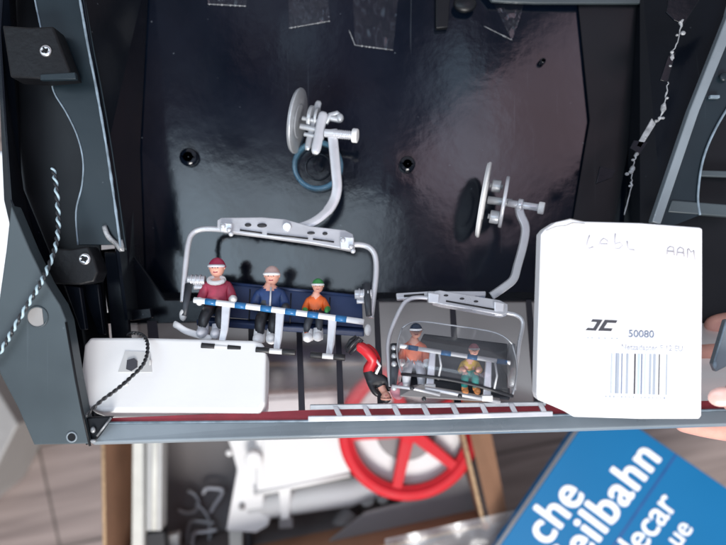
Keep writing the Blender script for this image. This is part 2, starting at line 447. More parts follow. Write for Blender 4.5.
# recess behind the curved cut
b = MB(); b.prism([(-40, -60), (60, -60), (95, 60), (100, 250), (118, 440), (60, 440), (4, 200), (-2, 60)], -0.046, .002); b.build('recess_plate', 'recess', sh)
b = MB(); b.slab([(-20, -60, -.02), (5, -60, -.02), (-1, 30, -.02), (5, 130, -.02), (10, 200, -.02), (46, 285, -.02), (66, 325, -.02), (86, 445, -.02), (96, 445, -.044), (80, 330, -.044), (58, 282, -.044), (18, 190, -.044), (10, 100, -.044), (14, -60, -.044)][:8] + [(96, 440, -.044), (80, 330, -.044), (58, 282, -.044), (22, 190, -.044), (10, 100, -.044), (14, -60, -.044)], .001)
b.build('recess_edge', 'wall', sh)
# upper bracket with screw
def bracket(pts, z, screw, th=.012):
    b = MB(); b.prism(pts, z, th, .0012); o = b.build('bracket', 'bracket', sh)
    c = P(screw[0], screw[1], z); k = K(z)
    b = MB(); b.tube([c - Vector((0, 0, .001)), c + Vector((0, 0, .0008)), c + Vector((0, 0, .0013)), c + Vector((0, 0, .0009))], [6 * k, 6 * k, 4.6 * k, 2.4 * k], 20)
    s = b.build('screw', 'steel', o)
    b = MB(); m = Matrix.Rotation(.5, 3, 'Z')
    b.box(c + Vector((0, 0, .0013)), 7 * k, 1.4 * k, .0006, rot=m); b.box(c + Vector((0, 0, .00135)), 1.4 * k, 7 * k, .0006, rot=m)
    b.build('screw_slot', 'bracket', s)
    return o
bracket([(2, 25), (30, 27), (53, 26), (62, 50), (72, 76), (40, 79), (10, 77), (6, 50)], -0.012, (46, 51), .014)
b = MB(); b.prism([(40, 74), (75, 72), (76, 79), (40, 80)], -.011, .003, .0005); b.build('bracket_tab', 'flange', sh)
bracket([(52, 248), (70, 249), (88, 246), (94, 258), (98, 272), (94, 282), (80, 285), (52, 284), (46, 270)], -0.014, (85, 259), .014)
# flange boss beside the upper bracket
c = P(62, 49, ZR + .001); b = MB(); b.ell(c, .0022, .0032, .0012, 2); b.build('peg', 'flange', sh)
# dark uprights left below the flange
for pts, z in (([(64, 285), (80, 287), (86, 330), (80, 330)], -.02), ([(80, 284), (98, 284), (104, 335), (98, 335)], -.035),
               ([(104, 252), (122, 252), (130, 342), (112, 342)], -.045), ([(60, 318), (150, 308), (152, 318), (62, 330)], -.05)):
    b = MB(); b.prism(pts, z, .004, .0006); b.build('upright', 'wall', sh)
b = MB(); b.prism([(98, 250), (128, 247), (165, 300), (205, 300), (205, 322), (110, 326)], -.068, .003, .0006); b.build('gusset', 'wall', sh)
b = MB(); b.tube(px_path([(104, 226, ZR + .001), (108, 236, ZR + .002), (116, 244, ZR + .001), (122, 250, ZR + .001), (120, 240, ZR)], 4), [.0016] * 17, 6, flat=.5); b.build('glue_blob', 'glue', sh)

# corner post: grey green slab lower left
ZC = 0.004
hole_c = (40, 315)
post = [(-8, 340), (-1, 300), (6, 250), (11, 205), (14, 212), (30, 250), (46, 283), (60, 305), (66, 320), (76, 380), (82, 410), (90, 444), (34, 445), (18, 408), (0, 374)]
b = MB(); b.slab([(x, y, ZC) for x, y in post], .010, .0007); po = b.build('corner_post', 'post', sh)
# raised half disc window (pale felt behind a round cut) and screw hole
c = P(37.5, 317, ZC)
b = MB(); b.ring(c, (0, 0, 1), .0052, .0060, .0014, 32); b.build('hole_rim', 'post', po)
b = MB()
seg = [c + Vector((math.cos(t) * .0052, math.sin(t) * .0052, .0003)) for t in [R(60 + k * 12) for k in range(22)]]
b.hull8(seg, [v - Vector((0, 0, .0006)) for v in seg]); b.build('pale_plug', 'furniture', po)
c = P(72, 437, ZC)
b = MB(); b.ring(c, (0, 0, 1), .0022, .0030, .0012, 24); b.build('hole_rim', 'rim', po)
b = MB(); b.cyl(c - Vector((0, 0, .001)), c + Vector((0, 0, .0003)), .0022, 20); b.build('hole', 'bracket', po)
b = MB(); b.tube([P(90, 446, ZC), P(82, 410, ZC), P(76, 380, ZC), P(66, 322, ZC)], .0007, 6); b.build('post_edge', 'bracket', po)

# bottom rim bar
b = MB()
z0 = -0.004
b.slab([(92, 423, z0), (310, 421, z0), (560, 415, z0), (745, 409, z0), (745, 424, z0 + .004), (560, 430, z0 + .004), (310, 437, z0 + .004), (90, 443, z0 + .004)], .006, .0010, 3)
b.build('rim_bar', 'rim', sh)
b = MB(); b.tube([P(92, 423, z0 + .0008), P(310, 421, z0 + .0008), P(560, 415, z0 + .0008), P(745, 409, z0 + .0008)], .0007, 8); b.build('rim_bead', 'edge', sh)
b = MB(); b.slab([(88, 419, -.006), (310, 410, -.008), (560, 404, -.008), (745, 400, -.008), (745, 412, -.0055), (560, 416.5, -.0055), (310, 422.5, -.0055), (88, 425, -.0055)], .002)
b.build('red_strip', 'red_strip', sh)
b = MB(); b.prism([(86, 418), (112, 417), (96, 440), (90, 441)], .0015, .004, .0008); b.build('corner_gusset', 'recess', sh)
b = MB(); b.tube([P(111, 418, .003), P(97, 436, .003)], .0006, 6); b.ell(P(93, 441, .003), .0022, .001, .001, 2); b.ell(P(93, 430, .003), .0014, .0018, .001, 2); b.build('glue_blob', 'glue', sh)

# clear side window: from the rim back to the panel
YW0, ZW0 = P(0, 413, -.009).y, -.009
YW1, ZW1 = P(0, 296, ZP).y, ZP
def WP(px, t, off=0.0):
    """point on the window wall: t=0 at the rim, 1 at the panel"""
    z = ZW0 + (ZW1 - ZW0) * t; y = YW0 + (YW1 - YW0) * t
    n = Vector((0, (ZW0 - ZW1), (YW1 - YW0))).normalized()
    if n.z < 0: n = -n
    return Vector(((px - 363) * K(z), y, z)) + n * off
b = MB(); rows = []
for i in range(9):
    t = i / 8
    rows.append([WP(110 + (750 - 110) * j / 24, t, .0003 * noise.noise(Vector((i * .9, j * .7, 3)))) for j in range(25)])
b.sheet(rows); b.build('window_pane', 'pane', sh)
b = MB(); q = [WP(128, 1, 0), WP(660, 1, 0), WP(660, 1, .006), WP(128, 1, .006)]
b.hull8([WP(120, 1.02, .002), WP(690, 1.02, .002), WP(690, .95, .002), WP(120, .95, .002)], [WP(120, 1.02, -.001), WP(690, 1.02, -.001), WP(690, .95, -.001), WP(120, .95, -.001)]); b.build('window_frame', 'wall', sh)
for (x0, x1, w) in ((302, 298, 3.2), (341, 337, 3.2), (381, 376, 3.2), (458, 452, 3.4), (538, 528, 3.4), (160, 150, 6), (208, 204, 5), (254, 251, 4)):
    b = MB(); k = .55
    b.hull8([WP(x0 - w, 0, .0012), WP(x0 + w, 0, .0012), WP(x1 + w * .8, 1, .0012), WP(x1 - w * .8, 1, .0012)],
            [WP(x0 - w, 0, -.0012), WP(x0 + w, 0, -.0012), WP(x1 + w * .8, 1, -.0012), WP(x1 - w * .8, 1, -.0012)])
    b.build('mullion', 'mullion', sh)

# right side: ridge bar, flange, arch lip, cross rib
ZQ = -0.048
b = MB(); b.slab([(738, -25, ZQ), (728, 14, ZQ), (690, 110, ZQ), (652, 222, ZQ), (661, 224, ZQ), (699, 112, ZQ), (737, 20, ZQ), (748, -25, ZQ)], .006, .0008); b.build('ridge_bar', 'rim', sh)
arch = spline([(760, 60, 0), (738, 92, 0), (716, 128, 0), (703, 160, 0), (698, 195, 0), (700, 215, 0)], 6)
b = MB(); b.slab([(p.x, p.y, ZQ - .002) for p in arch] + [(650, 235, ZQ - .002), (690, 118, ZQ - .002), (735, 10, ZQ - .002), (790, -60, ZQ - .002)], .003); b.build('flange', 'flange', sh)
b = MB(); b.tube([P(p.x, p.y, ZQ - .001) for p in arch], .0008, 6); b.build('flange_lip', 'edge', sh)
b = MB(); b.prism([(690, 90), (800, 60), (800, 330), (640, 330), (650, 240)], ZQ - .02, .003); b.build('recess_plate', 'recess', sh)
b = MB(); b.prism([(700, 170), (760, 172), (760, 178), (700, 176)], ZQ - .012, .004, .0006); b.build('rib', 'post', sh)
b = MB(); b.prism([(672, 200), (745, 206), (745, 218), (668, 212)], ZQ - .001, .006, .0008); b.build('cross_rail', 'post', sh)
c = P(714, 97, ZQ); b = MB(); b.box(c, .006, .002, .003, .0005); b.build('peg', 'edge', sh)
b = MB(); b.ell(P(724, 77, ZQ), .003, .003, .0015, 2); b.build('peg', 'flange', sh)
b = MB(); b.slab([(726, 320, .004), (738, 318, .004), (736, 362, .004), (716, 372, .004), (713, 364, .004)], .004, .0006); k_ = b.build('corner_clip', 'rim', sh)
b = MB(); b.ell(P(715, 365, .005), .0012, .0022, .001, 2); b.tube([P(713, 366, .0045), P(726, 322, .0045)], .0006, 6); b.build('clip_edge', 'edge', k_)

# glued seam up the right wall: an irregular bead of dried glue, cracked cover strips and drops
seam = [(682, 18), (678, 40), (672, 55), (668, 78), (666, 96), (660, 118), (652, 126), (644, 142), (636, 156), (632, 172), (631, 188), (624, 215)]
zs = -.040
sp = spline([(x, y, zs) for x, y in seam], 7)
b = MB(); pts = []; rr = []
for i, p in enumerate(sp):
    j = noise.noise(Vector((i * .8, 1, 0)))
    pts.append(P(p.x + j * 2.2, p.y, p.z)); rr.append(.0004 + .0011 * max(0, noise.noise(Vector((i * .3, 5, 0)))) * 2)
b.tube(pts, rr, 7)
random.seed(3)
for (x, y, r) in ((683, 33, 4.5), (680, 22, 2.5), (677, 35, 2.5), (672, 52, 3.2), (667, 98, 2.8), (660, 118, 3.6), (663, 118, 3), (656, 121, 3), (645, 138, 3), (631, 172, 4.2), (627, 174, 3.6), (630, 186, 2.8), (633, 160, 3), (670, 66, 3)):
    b.ell(P(x, y, zs + .0005), r * K(zs) * .62, r * K(zs) * .5, .0010, 2)
b.build('glue_seam', 'glue', sh)
for pts in ([(668, 56), (676, 52), (668, 82), (660, 80)], [(652, 118), (656, 124), (641, 148), (636, 146)], [(634, 140), (648, 142), (640, 154), (630, 148)], [(600, 166), (616, 170), (612, 178), (596, 184)], [(668, 0), (702, -4), (684, 24), (674, 20), (666, 12)]):
    b = MB(); b.prism(pts, zs + .001, .0012, .0004); b.build('glue_flake', 'glue' if pts[0][0] in (652,) else 'wall', sh)
b = MB(); b.prism([(575, -30), (655, -30), (640, 60), (628, 150), (600, 300), (560, 300), (590, 120)], ZP + .003, .001); b.build('cover_strip', 'recess', sh)

# tape pieces with lifted, speckled edges at the top of the panel
def tape_piece(pts, zz, edge_idx):
    b = MB(); q = [Vector((*p, 0)) for p in pts]; A, B, C, D = (q + [q[0]])[0], q[1], q[2], q[3]; rows = []
    for i in range(19):
        row = []
        for j in range(15):
            p = A.lerp(B, j / 14).lerp(D.lerp(C, j / 14), i / 18)
            row.append(P(p.x, p.y, zz + .0016 * abs(noise.noise(Vector((p.x * .09, p.y * .05, 4)))) + .0006 * noise.noise(Vector((p.x * .3, p.y * .25, 9)))))
        rows.append(row)
    b.sheet(rows); o = b.build('tape_piece', 'tape', sh)
    b = MB()
    for i in edge_idx:
        a = Vector((*pts[i], 0)); c = Vector((*pts[(i + 1) % len(pts)], 0)); L_ = (c - a).length; n = int(L_ / 4)
        b.tube([P(*(a.lerp(c, t / 6))[:2], zz) for t in range(7)], .00022, 5)
        for k in range(n):
            q = a.lerp(c, (k + random.random() * .8) / n); r = random.uniform(.0003, .0009)
            b.ell(P(q.x, q.y, zz), r, r * .8, r * .6, 1)
    b.build('tape_edge', 'glue', o)
tape_piece([(288, -30), (326, -30), (330, 21), (289, 28)], ZP + .0005, (2,))
tape_piece([(352, -20), (400, -20), (393, 50), (355, 45), (349, 30)], ZP + .0005, (2, 3))
tape_piece([(207, -30), (252, -30), (246, 6), (208, 4)], ZP + .0005, (2,))
tape_piece([(482, -20), (530, -20), (520, 18), (512, 40), (484, 26)], ZP + .0005, (3,))
b = MB(); b.prism([(436, -30), (452, -30), (448, 27), (436, 28)], ZP + .006, .005, .0006); b.build('peg_plate', 'recess', sh)
b = MB(); b.ell(P(465, 4, ZP + .006), .008, .006, .003, 3); b.build('peg', 'recess', sh)
b = MB(); b.prism([(480, -14), (535, -10), (700, -2), (700, 3), (535, 3), (492, 1)], ZP + .008, .003, .0006); b.build('top_rail', 'post', sh)

# ------------------------------------------------------------------ FIGURINES
def figurine(label, chains, z0, colours, head, hat, extra=(), group='painted plastic skiers'):
    """chains in photo pixels: (px, py, forward px, radius px, tag)"""
    k = K(z0)
    vs, fs, samples = skin_mesh([[(x, -y, f, r * 1.1, t) for x, y, f, r, t in ch] for ch in chains], 2)
    def wm(v): return P(v[0], -v[1], z0 + v[2] * k)
    base = wm(min(vs, key=lambda v: v[1])); c0 = wm(Vector((chains[0][0][0], -chains[0][0][1], chains[0][0][2])))
    t = empty('skier_figurine', Vector((c0.x, base.y, c0.z)), label, 'figurine', group)
    b = MB()
    names = sorted(set(s[1] for s in samples) | {'skin'})
    for n in names: b.use(colours.get(n, n))
    bv = [b.bm.verts.new(wm(v)) for v in vs]
    for f in fs:
        c = sum((vs[i] for i in f), Vector()) / len(f)
        tg = min(samples, key=lambda s: (s[0] - c).length_squared)[1]
        b.use(colours.get(tg, tg)); b._f([bv[i] for i in f], True)
    hx, hy, hf, hr = head
    hc = P(hx, hy, z0 + hf * k)
    b.use('skin'); b.ell(hc, hr * k * .86, hr * k * 1.08, hr * k * .95, 3)
    up = Vector((0, 1, 0)); fw = Vector((0, 0, 1))
    updir = Vector((hat.get('tilt', 0), 1, 0)).normalized(); flip = hat.get('flip', 1)
    # nose and ears belong to the head
    b.ell(hc + fw * hr * k * .93 - updir * hr * k * .12 * flip, hr * k * .15, hr * k * .2, hr * k * .17, 1)
    b.ell(hc + Vector((hr * k * .84, 0, 0)), hr * k * .13, hr * k * .22, hr * k * .15, 1)
    b.ell(hc - Vector((hr * k * .84, 0, 0)), hr * k * .13, hr * k * .22, hr * k * .15, 1)
    body = b.build('body', None, t)
    # helmet: upper shell
    b = MB()
    g = bmesh.ops.create_icosphere(b.bm, subdivisions=3, radius=1)
    s_ = hr * k
    rot = up.rotation_difference(updir * flip).to_matrix() if flip > 0 else Matrix.Rotation(math.pi, 3, 'Z')
    for v in g['verts']:
        q = v.co.copy()
        if q.y < .12: q.y = .12 + (q.y - .12) * .12
        if q.y < .3: q.x *= 1.04; q.z *= 1.04
        v.co = hc + rot @ Vector((q.x * s_ * 1.0, q.y * s_ * 1.22, q.z * s_ * 1.06 - s_ * .05))
    for f in b.bm.faces: f.smooth = True
    b.build(hat.get('name', 'helmet'), hat['m'], t)
    # goggles band
    b = MB(); pts = []
    for a in range(-80, 81, 16):
        pts.append(hc + rot @ Vector((math.sin(R(a)) * s_ * .95, s_ * .24 + 0 * a, math.cos(R(a)) * s_ * 1.06)))
    b.tube(pts, [s_ * .10] + [s_ * .17] * (len(pts) - 2) + [s_ * .10], 8); b.build('goggles', hat.get('g', 'whitep'), t)
    b = MB(); b.tube([hc + rot @ Vector((x * s_ * .25, -s_ * .5 - abs(x) * -s_ * .03, s_ * .84)) for x in (-1, 0, 1)], s_ * .06, 6); b.build('mouth', 'pink', t)
    for ex in (-1, 1):
        b = MB(); b.ell(hc + rot @ Vector((ex * s_ * .30, s_ * .02, s_ * .93)), s_ * .10, s_ * .07, s_ * .06, 1); b.build('eye', 'blackp', t)
    for fn in extra: fn(t, z0, k)
    return t

def boots(pts, m, size=1.0):
    def f(t, z0, k):
        for (x, y, fo) in pts:
            b = MB(); c = P(x, y, z0 + fo * k); s = size * k
            b.ell(c + Vector((0, -1 * s, 2 * s)), 4.6 * s, 4.6 * s, 7.5 * s, 2)
            b.tube([c + Vector((0, 6 * s, -2 * s)), c + Vector((0, 0, -1 * s)), c + Vector((0, -4 * s, 0))], [4.2 * s, 4.6 * s, 4.4 * s], 10)
            b.build('boot', m, t)
    return f

def seated(cx, sh_y, hip_y, knee_y, ank_y, sw, lw, r=1.0, fwd=20, hands=None, dx=0, sep=7, hx=None):
    hx = cx if hx is None else hx
    hands = hands or ((cx - sw, hip_y - 4), (cx + sw, hip_y - 4))
    h = fwd
    ch = [[(cx, hip_y, 0, 9 * r, 'jacket'), (cx, (hip_y + sh_y) / 2 + 2, 1, 9.5 * r, 'jacket'), (cx, sh_y + 3, 1, 9 * r, 'jacket'), (hx, sh_y - 5 * r, 2, 4 * r, 'skin'), (hx, sh_y - 9 * r, 3, 4.2 * r, 'skin')]]
    for s, hd in ((-1, hands[0]), (1, hands[1])):
        ch.append([(cx, sh_y + 3, 1, 9 * r, 'jacket'), (cx + s * sw * .72, sh_y + 3.5, 1, 5.4 * r, 'jacket'), (cx + s * sw, sh_y + 14 * r, 3, 4.8 * r, 'jacket'),
                   ((cx + s * sw + hd[0]) / 2 + s * 1.0, (hip_y - 4 + hd[1]) / 2 - 2, h * .45, 4.2 * r, 'jacket'), (hd[0], hd[1] - 2, h * .75, 3.1 * r, 'hand'), (hd[0] - s * 1, hd[1], h * .95, 2.6 * r, 'hand')])
        ch.append([(cx, hip_y, 0, 9 * r, 'jacket'), (cx + s * sep * .8, hip_y + 1, 4, 6.2 * r, 'trousers'), (cx + dx * .5 + s * sep, knee_y, h, 5.4 * r, 'trousers'),
                   (cx + dx + s * lw, (knee_y + ank_y) / 2, h + 3, 4.9 * r, 'trousers'), (cx + dx + s * lw, ank_y, h + 2, 4.0 * r, 'trousers'), (cx + dx + s * lw, ank_y + 3, h + 4, 4.0 * r, 'boot')])
    return ch

ZCH = -0.045     # seat depth of the large chair
def ski(path, w, m='whitep'):
    def f(t, z0, k):
        b = MB(); pts = [P(x, y, z0 + fo * k) for x, y, fo in spline(path, 6)]
        b.tube(pts, [w * k * .6] + [w * k] * (len(pts) - 2) + [w * k * .7], 10, flat=.45); b.build('ski', m, t)
    return f
def collar(cx, cy, m='whitep', r=1.0):
    def f(t, z0, k):
        b = MB(); b.tube([P(cx, cy, z0 + 4 * k) + Vector((math.cos(a) * 7.5 * r * k, math.sin(a) * 3.0 * r * k, math.sin(a) * -4 * r * k + 3 * k)) for a in [R(q) for q in range(0, 361, 30)]], 2.4 * r * k, 8)
        b.build('collar', m, t)
    return f
def zipper(x0, y0, x1, y1, m='lightgrey', fo=11):
    def f(t, z0, k):
        b = MB(); b.tube([P(x0, y0, z0 + fo * k), P((x0 + x1) / 2, (y0 + y1) / 2, z0 + (fo + .6) * k), P(x1, y1, z0 + fo * k)], .9 * k, 6); b.build('zipper', m, t)
    return f
figurine('crimson jacketed skier with white scarf and long ski, leftmost on the big chair', seated(217, 282, 308, 312, 330, 14.5, 8.5, 1.06, 20, ((199, 304), (233, 300)), dx=-6), ZCH,
         dict(jacket='pink', trousers='blackp', hand='whitep', skin='skin', boot='whitep'), (217, 268, 4, 8.6), dict(m='pinkhat', g='lightgrey', name='hat'),
         (collar(217, 280), boots([(203, 331, 23), (217, 332, 23)], 'lightgrey', 1.25), ski([(174, 324, 22), (178, 326, 26), (186, 331, 28), (198, 335, 27), (212, 339, 26)], 3.4)))
figurine('blue jacketed skier in pale hat and white boots, middle of the big chair', seated(270, 290, 314, 318, 335, 15, 6.5, 1.08, 20, ((257, 309), (285, 309)), dx=-4), ZCH,
         dict(jacket='bluej', trousers='blackp', hand='greyp', skin='skin', boot='whitep'), (272, 276, 4, 8.4), dict(m='beigehat', g='whitep', name='hat'),
         (zipper(271, 287, 270, 306), boots([(259, 337, 23), (272, 337, 23)], 'whitep', 1.25)))
figurine('small child skier in orange jacket and green hat on the big chair', seated(316, 297, 314, 318, 333, 10.5, 6, .74, 16, ((306, 314), (327, 312)), sep=5, dx=-3), ZCH,
         dict(jacket='orange', trousers='greyp', hand='greenhat', skin='skin', boot='orange'), (318, 286, 3, 6.3), dict(m='greenhat', g='whitep', name='hat'),
         (boots([(308, 336, 18), (318, 335, 19)], 'whitep', 1.1),))

# ------------------------------------------------------------------ CHAIR 1
def zc1(py): return -0.070 + (py - 120) / 230 * 0.034      # leans: top near the panel, foot nearer the rim
def F1(x, y, d=0.0): return P(x, y, zc1(y) + d)
ch1 = empty('lift_chair', F1(270, 335), 'large silver chairlift chair with navy bench and blue striped bar, held upright in the shell', 'model chairlift chair', 'model chairlift chairs')
KC = K(-.05)
def grip(parent, F, disc, plates, axle, pxd, tilt, m1, m2, m3, big):
    """cable grip: large disc seen nearly edge-on, small plates, rollers, an axle with end cap"""
    (dx, dy, dr) = disc
    ax = Vector((math.cos(R(tilt)), math.sin(R(tilt)), .26)).normalized()
    c = F(dx, dy)
    b = MB(); b.ring(c, ax, dr * .16 * KC, dr * KC, 4.0 * KC, 56); b.ring(c + ax * -1.8 * KC, ax, dr * .5 * KC, dr * .62 * KC, 4.5 * KC, 48)
    b.cyl(c - ax * 2.2 * KC, c + ax * 1.2 * KC, dr * .5 * KC, 40, .4 * KC)
    o = b.build('disc', m1, parent)
    b = MB(); b.ell(c - ax * 2.6 * KC, 3 * KC, dr * .42 * KC, dr * .42 * KC, 3, rot=ax.to_track_quat('X', 'Z').to_matrix()); b.build('hub_cap', m1, o)
    for (x, y, r, th, m) in plates:
        b = MB(); q = F(x, y, .002); b.ring(q, ax, r * .2 * KC, r * KC, th * KC, 36); b.cyl(q - ax * th * .4 * KC, q + ax * th * .4 * KC, r * .3 * KC, 20); b.build('grip_plate', m, parent)
    return ax
ax = grip(ch1, F1, (299, 121, 34.5), ((313, 116, 17, 3, 'silver2'), (324, 133, 28, 0, 'silver2')), None, None, 4, 'silver2', 'silver', 'offwhite', 1) if False else None
# disc
ax = Vector((.98, -.17, .12)).normalized()
c = F1(298, 121)
b = MB(); b.ring(c, ax, 5 * KC, 34 * KC, 2.6 * KC, 64); b.ring(c - ax * 1.2 * KC, ax, 29 * KC, 33 * KC, 3.2 * KC, 64); b.cyl(c - ax * 3.2 * KC, c + ax * 2 * KC, 18 * KC, 48, 1.2 * KC)
o = b.build('grip_disc', 'silver2', ch1)
b = MB(); b.cyl(c - ax * 5 * KC, c - ax * 3 * KC, 6 * KC, 24, .6 * KC); b.build('hub_cap', 'silver2', o)
for (x, y, r0, th) in ((311, 118, 13, 4), (317, 118, 11, 3)):
    b = MB(); q = F1(x, y, .001); b.cyl(q - ax * th / 2 * KC, q + ax * th / 2 * KC, r0 * KC, 28, .7 * KC); b.build('grip_roller', 'silver2', ch1)
# jaw plates (upright blades)
for pp, r_, m in (([(319, 101, .003), (316, 112, .003), (312, 130, .004), (307, 150, .004)], 3.6, 'silver2'), ([(324, 112, .008), (321, 124, .008), (318, 140, .008), (315, 154, .008)], 5.0, 'silver')):
    b = MB(); q = [F1(*p) for p in spline(pp, 4)]; b.tube(q, [r_ * KC * .6, r_ * KC * .95] + [r_ * KC] * (len(q) - 4) + [r_ * KC * .9, r_ * KC * .55], 14, flat=.5); b.build('jaw_plate', m, ch1)
for pts, z, m in () and (([(312, 102), (320, 99), (321, 104), (318, 106), (312, 138), (308, 150), (305, 150), (306, 134), (310, 116)], .004, 'silver2'),
                  ([(318, 110), (325, 108), (327, 112), (322, 136), (317, 153), (312, 156), (311, 150), (316, 128)], .008, 'silver')):
    b = MB(); b.slab([(x, y, zc1(130) + z) for x, y in pts], .003, .0004); b.build('jaw_plate', m, ch1)
for a_, b_, r in (((300, 126), (330, 133), 3), ((302, 118), (322, 122), 2.4), ((304, 134), (324, 138), 2.2), ((322, 116), (340, 120), 3.4)):
    b = MB(); b.cyl(F1(*a_, .005), F1(*b_, .005), r * KC, 16, .5 * KC); b.build('grip_pin', 'silver2', ch1)
b = MB(); b.tube([F1(*p, .006) for p in ((326, 124), (330, 115), (337, 113), (341, 117))], [2.2 * KC, 2.8 * KC, 2.6 * KC, 2.6 * KC], 10); b.ell(F1(340, 118, .006), 4 * KC, 5 * KC, 4 * KC, 2); b.build('grip_spring', 'silver2', ch1)
b = MB(); q0, q1 = F1(325, 133, .008), F1(354, 135.5, .011); d = (q1 - q0)
b.cyl(q0, q1, 4.2 * KC, 24, .3 * KC)
for k in range(8): b.ring(q0 + d * (.35 + .07 * k), d, 3.4 * KC, 4.7 * KC, .9 * KC, 24)
o = b.build('axle', 'silver', ch1)
b = MB(); b.cyl(q1 - d * .06, q1 + d * .13, 7.2 * KC, 28, .9 * KC); b.build('axle_cap', 'offwhite', o)
# hanger arm: flat bar bending
path = spline([(332, 129, .008), (334, 150, .007), (336, 172, .006), (337, 187, .005), (334, 200, .004), (326, 212, .004), (313, 222, .004), (298, 228, .004)], 6)
b = MB(); rows_t = []; rows_b = []
for i, p in enumerate(path):
    a = path[max(i - 1, 0)]; c_ = path[min(i + 1, len(path) - 1)]
    d = Vector((c_.x - a.x, c_.y - a.y, 0)).normalized(); n = Vector((-d.y, d.x, 0)); w = 5.0 if i < 30 else 4.4
    rows_t.append([F1(p.x + n.x * s * w, p.y + n.y * s * w, p.z + (0 if abs(s) == 1 else .0006)) for s in (-1, -.8, 0, .8, 1)])
for i, r in enumerate(rows_t): rows_b.append([v - Vector((0, 0, .0035)) for v in r])
n = len(rows_t)
for i in range(n - 1):
    T = [[b.bm.verts.new(v) for v in rr_] for rr_ in (rows_t[i], rows_t[i + 1], rows_b[i], rows_b[i + 1])]
    for j in range(4): b._f([T[0][j], T[0][j + 1], T[1][j + 1], T[1][j]], True); b._f([T[2][j], T[3][j], T[3][j + 1], T[2][j + 1]], True)
    b._f([T[0][0], T[1][0], T[3][0], T[2][0]]); b._f([T[0][4], T[2][4], T[3][4], T[1][4]])
    if i == 0: b._f([T[0][j] for j in range(5)] + [T[2][j] for j in range(4, -1, -1)])
    if i == n - 2: b._f([T[1][j] for j in range(5)] + [T[3][j] for j in range(4, -1, -1)])
bmesh.ops.remove_doubles(b.bm, verts=b.bm.verts[:], dist=1e-6)
b.build('hanger_arm', 'silver', ch1)
# cross beam
b = MB(); pts = [(217, 220), (221, 217.5), (262, 217), (285, 219), (310, 226), (345, 230), (353, 234), (355, 247), (350, 250), (340, 248), (312, 243), (262, 236), (222, 231), (217, 227)]
b.slab([(x, y, zc1(y) + .006) for x, y in pts], .005, .0006); beam = b.build('cross_beam', 'silver', ch1)
for (x, y, rx, ry) in ((248, 225, 3.4, 2), (262, 225.5, 5, 2.4), (311, 233, 4, 1.6), (325, 233.6, 2.6, 1.8)):
    b = MB(); b.ell(F1(x, y, .0062), rx * KC, ry * KC, .0003, 2); b.build('beam_slot', 'black', beam)
b = MB(); q = F1(287, 227, .0062); b.cyl(q - Vector((0, 0, .001)), q + Vector((0, 0, .0016)), 4.4 * KC, 20, .0004); b.build('beam_bolt', 'silver', beam)
for (x0, y0, x1, y1) in ((240, 230, 262, 233), (267, 234, 308, 238.5), (313, 239, 334, 242)):
    b = MB(); b.tube([F1(x0, y0, .0064), F1(x1, y1, .0064)], .85 * KC, 6); b.build('beam_slot', 'black', beam)
for x0, y0, x1, y1 in ((220, 222, 232, 233), (340, 236, 354, 250)):
    b = MB(); b.slab([(x0, y0, zc1(y0) + .009), (x1, y0 + 1, zc1(y0) + .009), (x1, y1, zc1(y0) + .009), (x0, y1 - 1, zc1(y0) + .009)], .006, .0008)
    for q in ((x0 + 3, y0 + 4), (x1 - 3, y1 - 3), (x1 - 1, y1 + 1)): b.ell(F1(*q, .009), 2.6 * KC, 2.6 * KC, .0012, 2)
    b.build('beam_clamp', 'silver', beam)
# tubular frame
tube = spline([(183, 302, .002), (184, 285, .002), (186, 262, .002), (188.5, 243, .002), (192, 234, .002), (200, 229.5, .002), (216, 229, .003), (250, 233, .004), (300, 239.5, .004), (345, 244, .003), (362, 245, .002), (371, 249, .002), (375.5, 258, .002), (376, 275, .002), (373, 300, .002), (371, 318, .002)], 7)
b = MB(); b.tube([F1(p.x, p.y, p.z) for p in tube], 2.9 * KC, 12); b.build('tube_frame', 'silver', ch1)
for s, (x, y) in ((1, (188, 280)), (-1, (372, 294))):
    b = MB(); q = F1(x, y, .003); b.cyl(q, q + Vector((s * 17 * KC, -.4 * KC, 0)), 4.6 * KC, 20, .5 * KC)
    for k in range(3): b.ring(q + Vector((s * (4 + 4.2 * k) * KC, 0, 0)), (1, 0, 0), 4 * KC, 5.6 * KC, 1.6 * KC, 20)
    b.cyl(q + Vector((s * 6 * KC, -7 * KC, 0)), q + Vector((s * 15 * KC, -7.2 * KC, 0)), 2.4 * KC, 14, .3 * KC)
    b.build('pivot_hub', 'silver', ch1)
for x0, x1 in ((189, 184), (366, 369)):
    b = MB(); b.tube([F1(x0, 284, .004), F1((x0 + x1) / 2, 300, .006), F1(x1, 316, .007)], [4 * KC, 3.4 * KC, 3.0 * KC], 12, flat=.6); b.build('link_arm', 'greyp', ch1)
    b = MB(); b.ell(F1(x1 - 1, 315 if x0 < 200 else 330, .006), 3.6 * KC, 6 * KC, 3 * KC, 2); b.build('end_cap', 'offwhite', ch1)
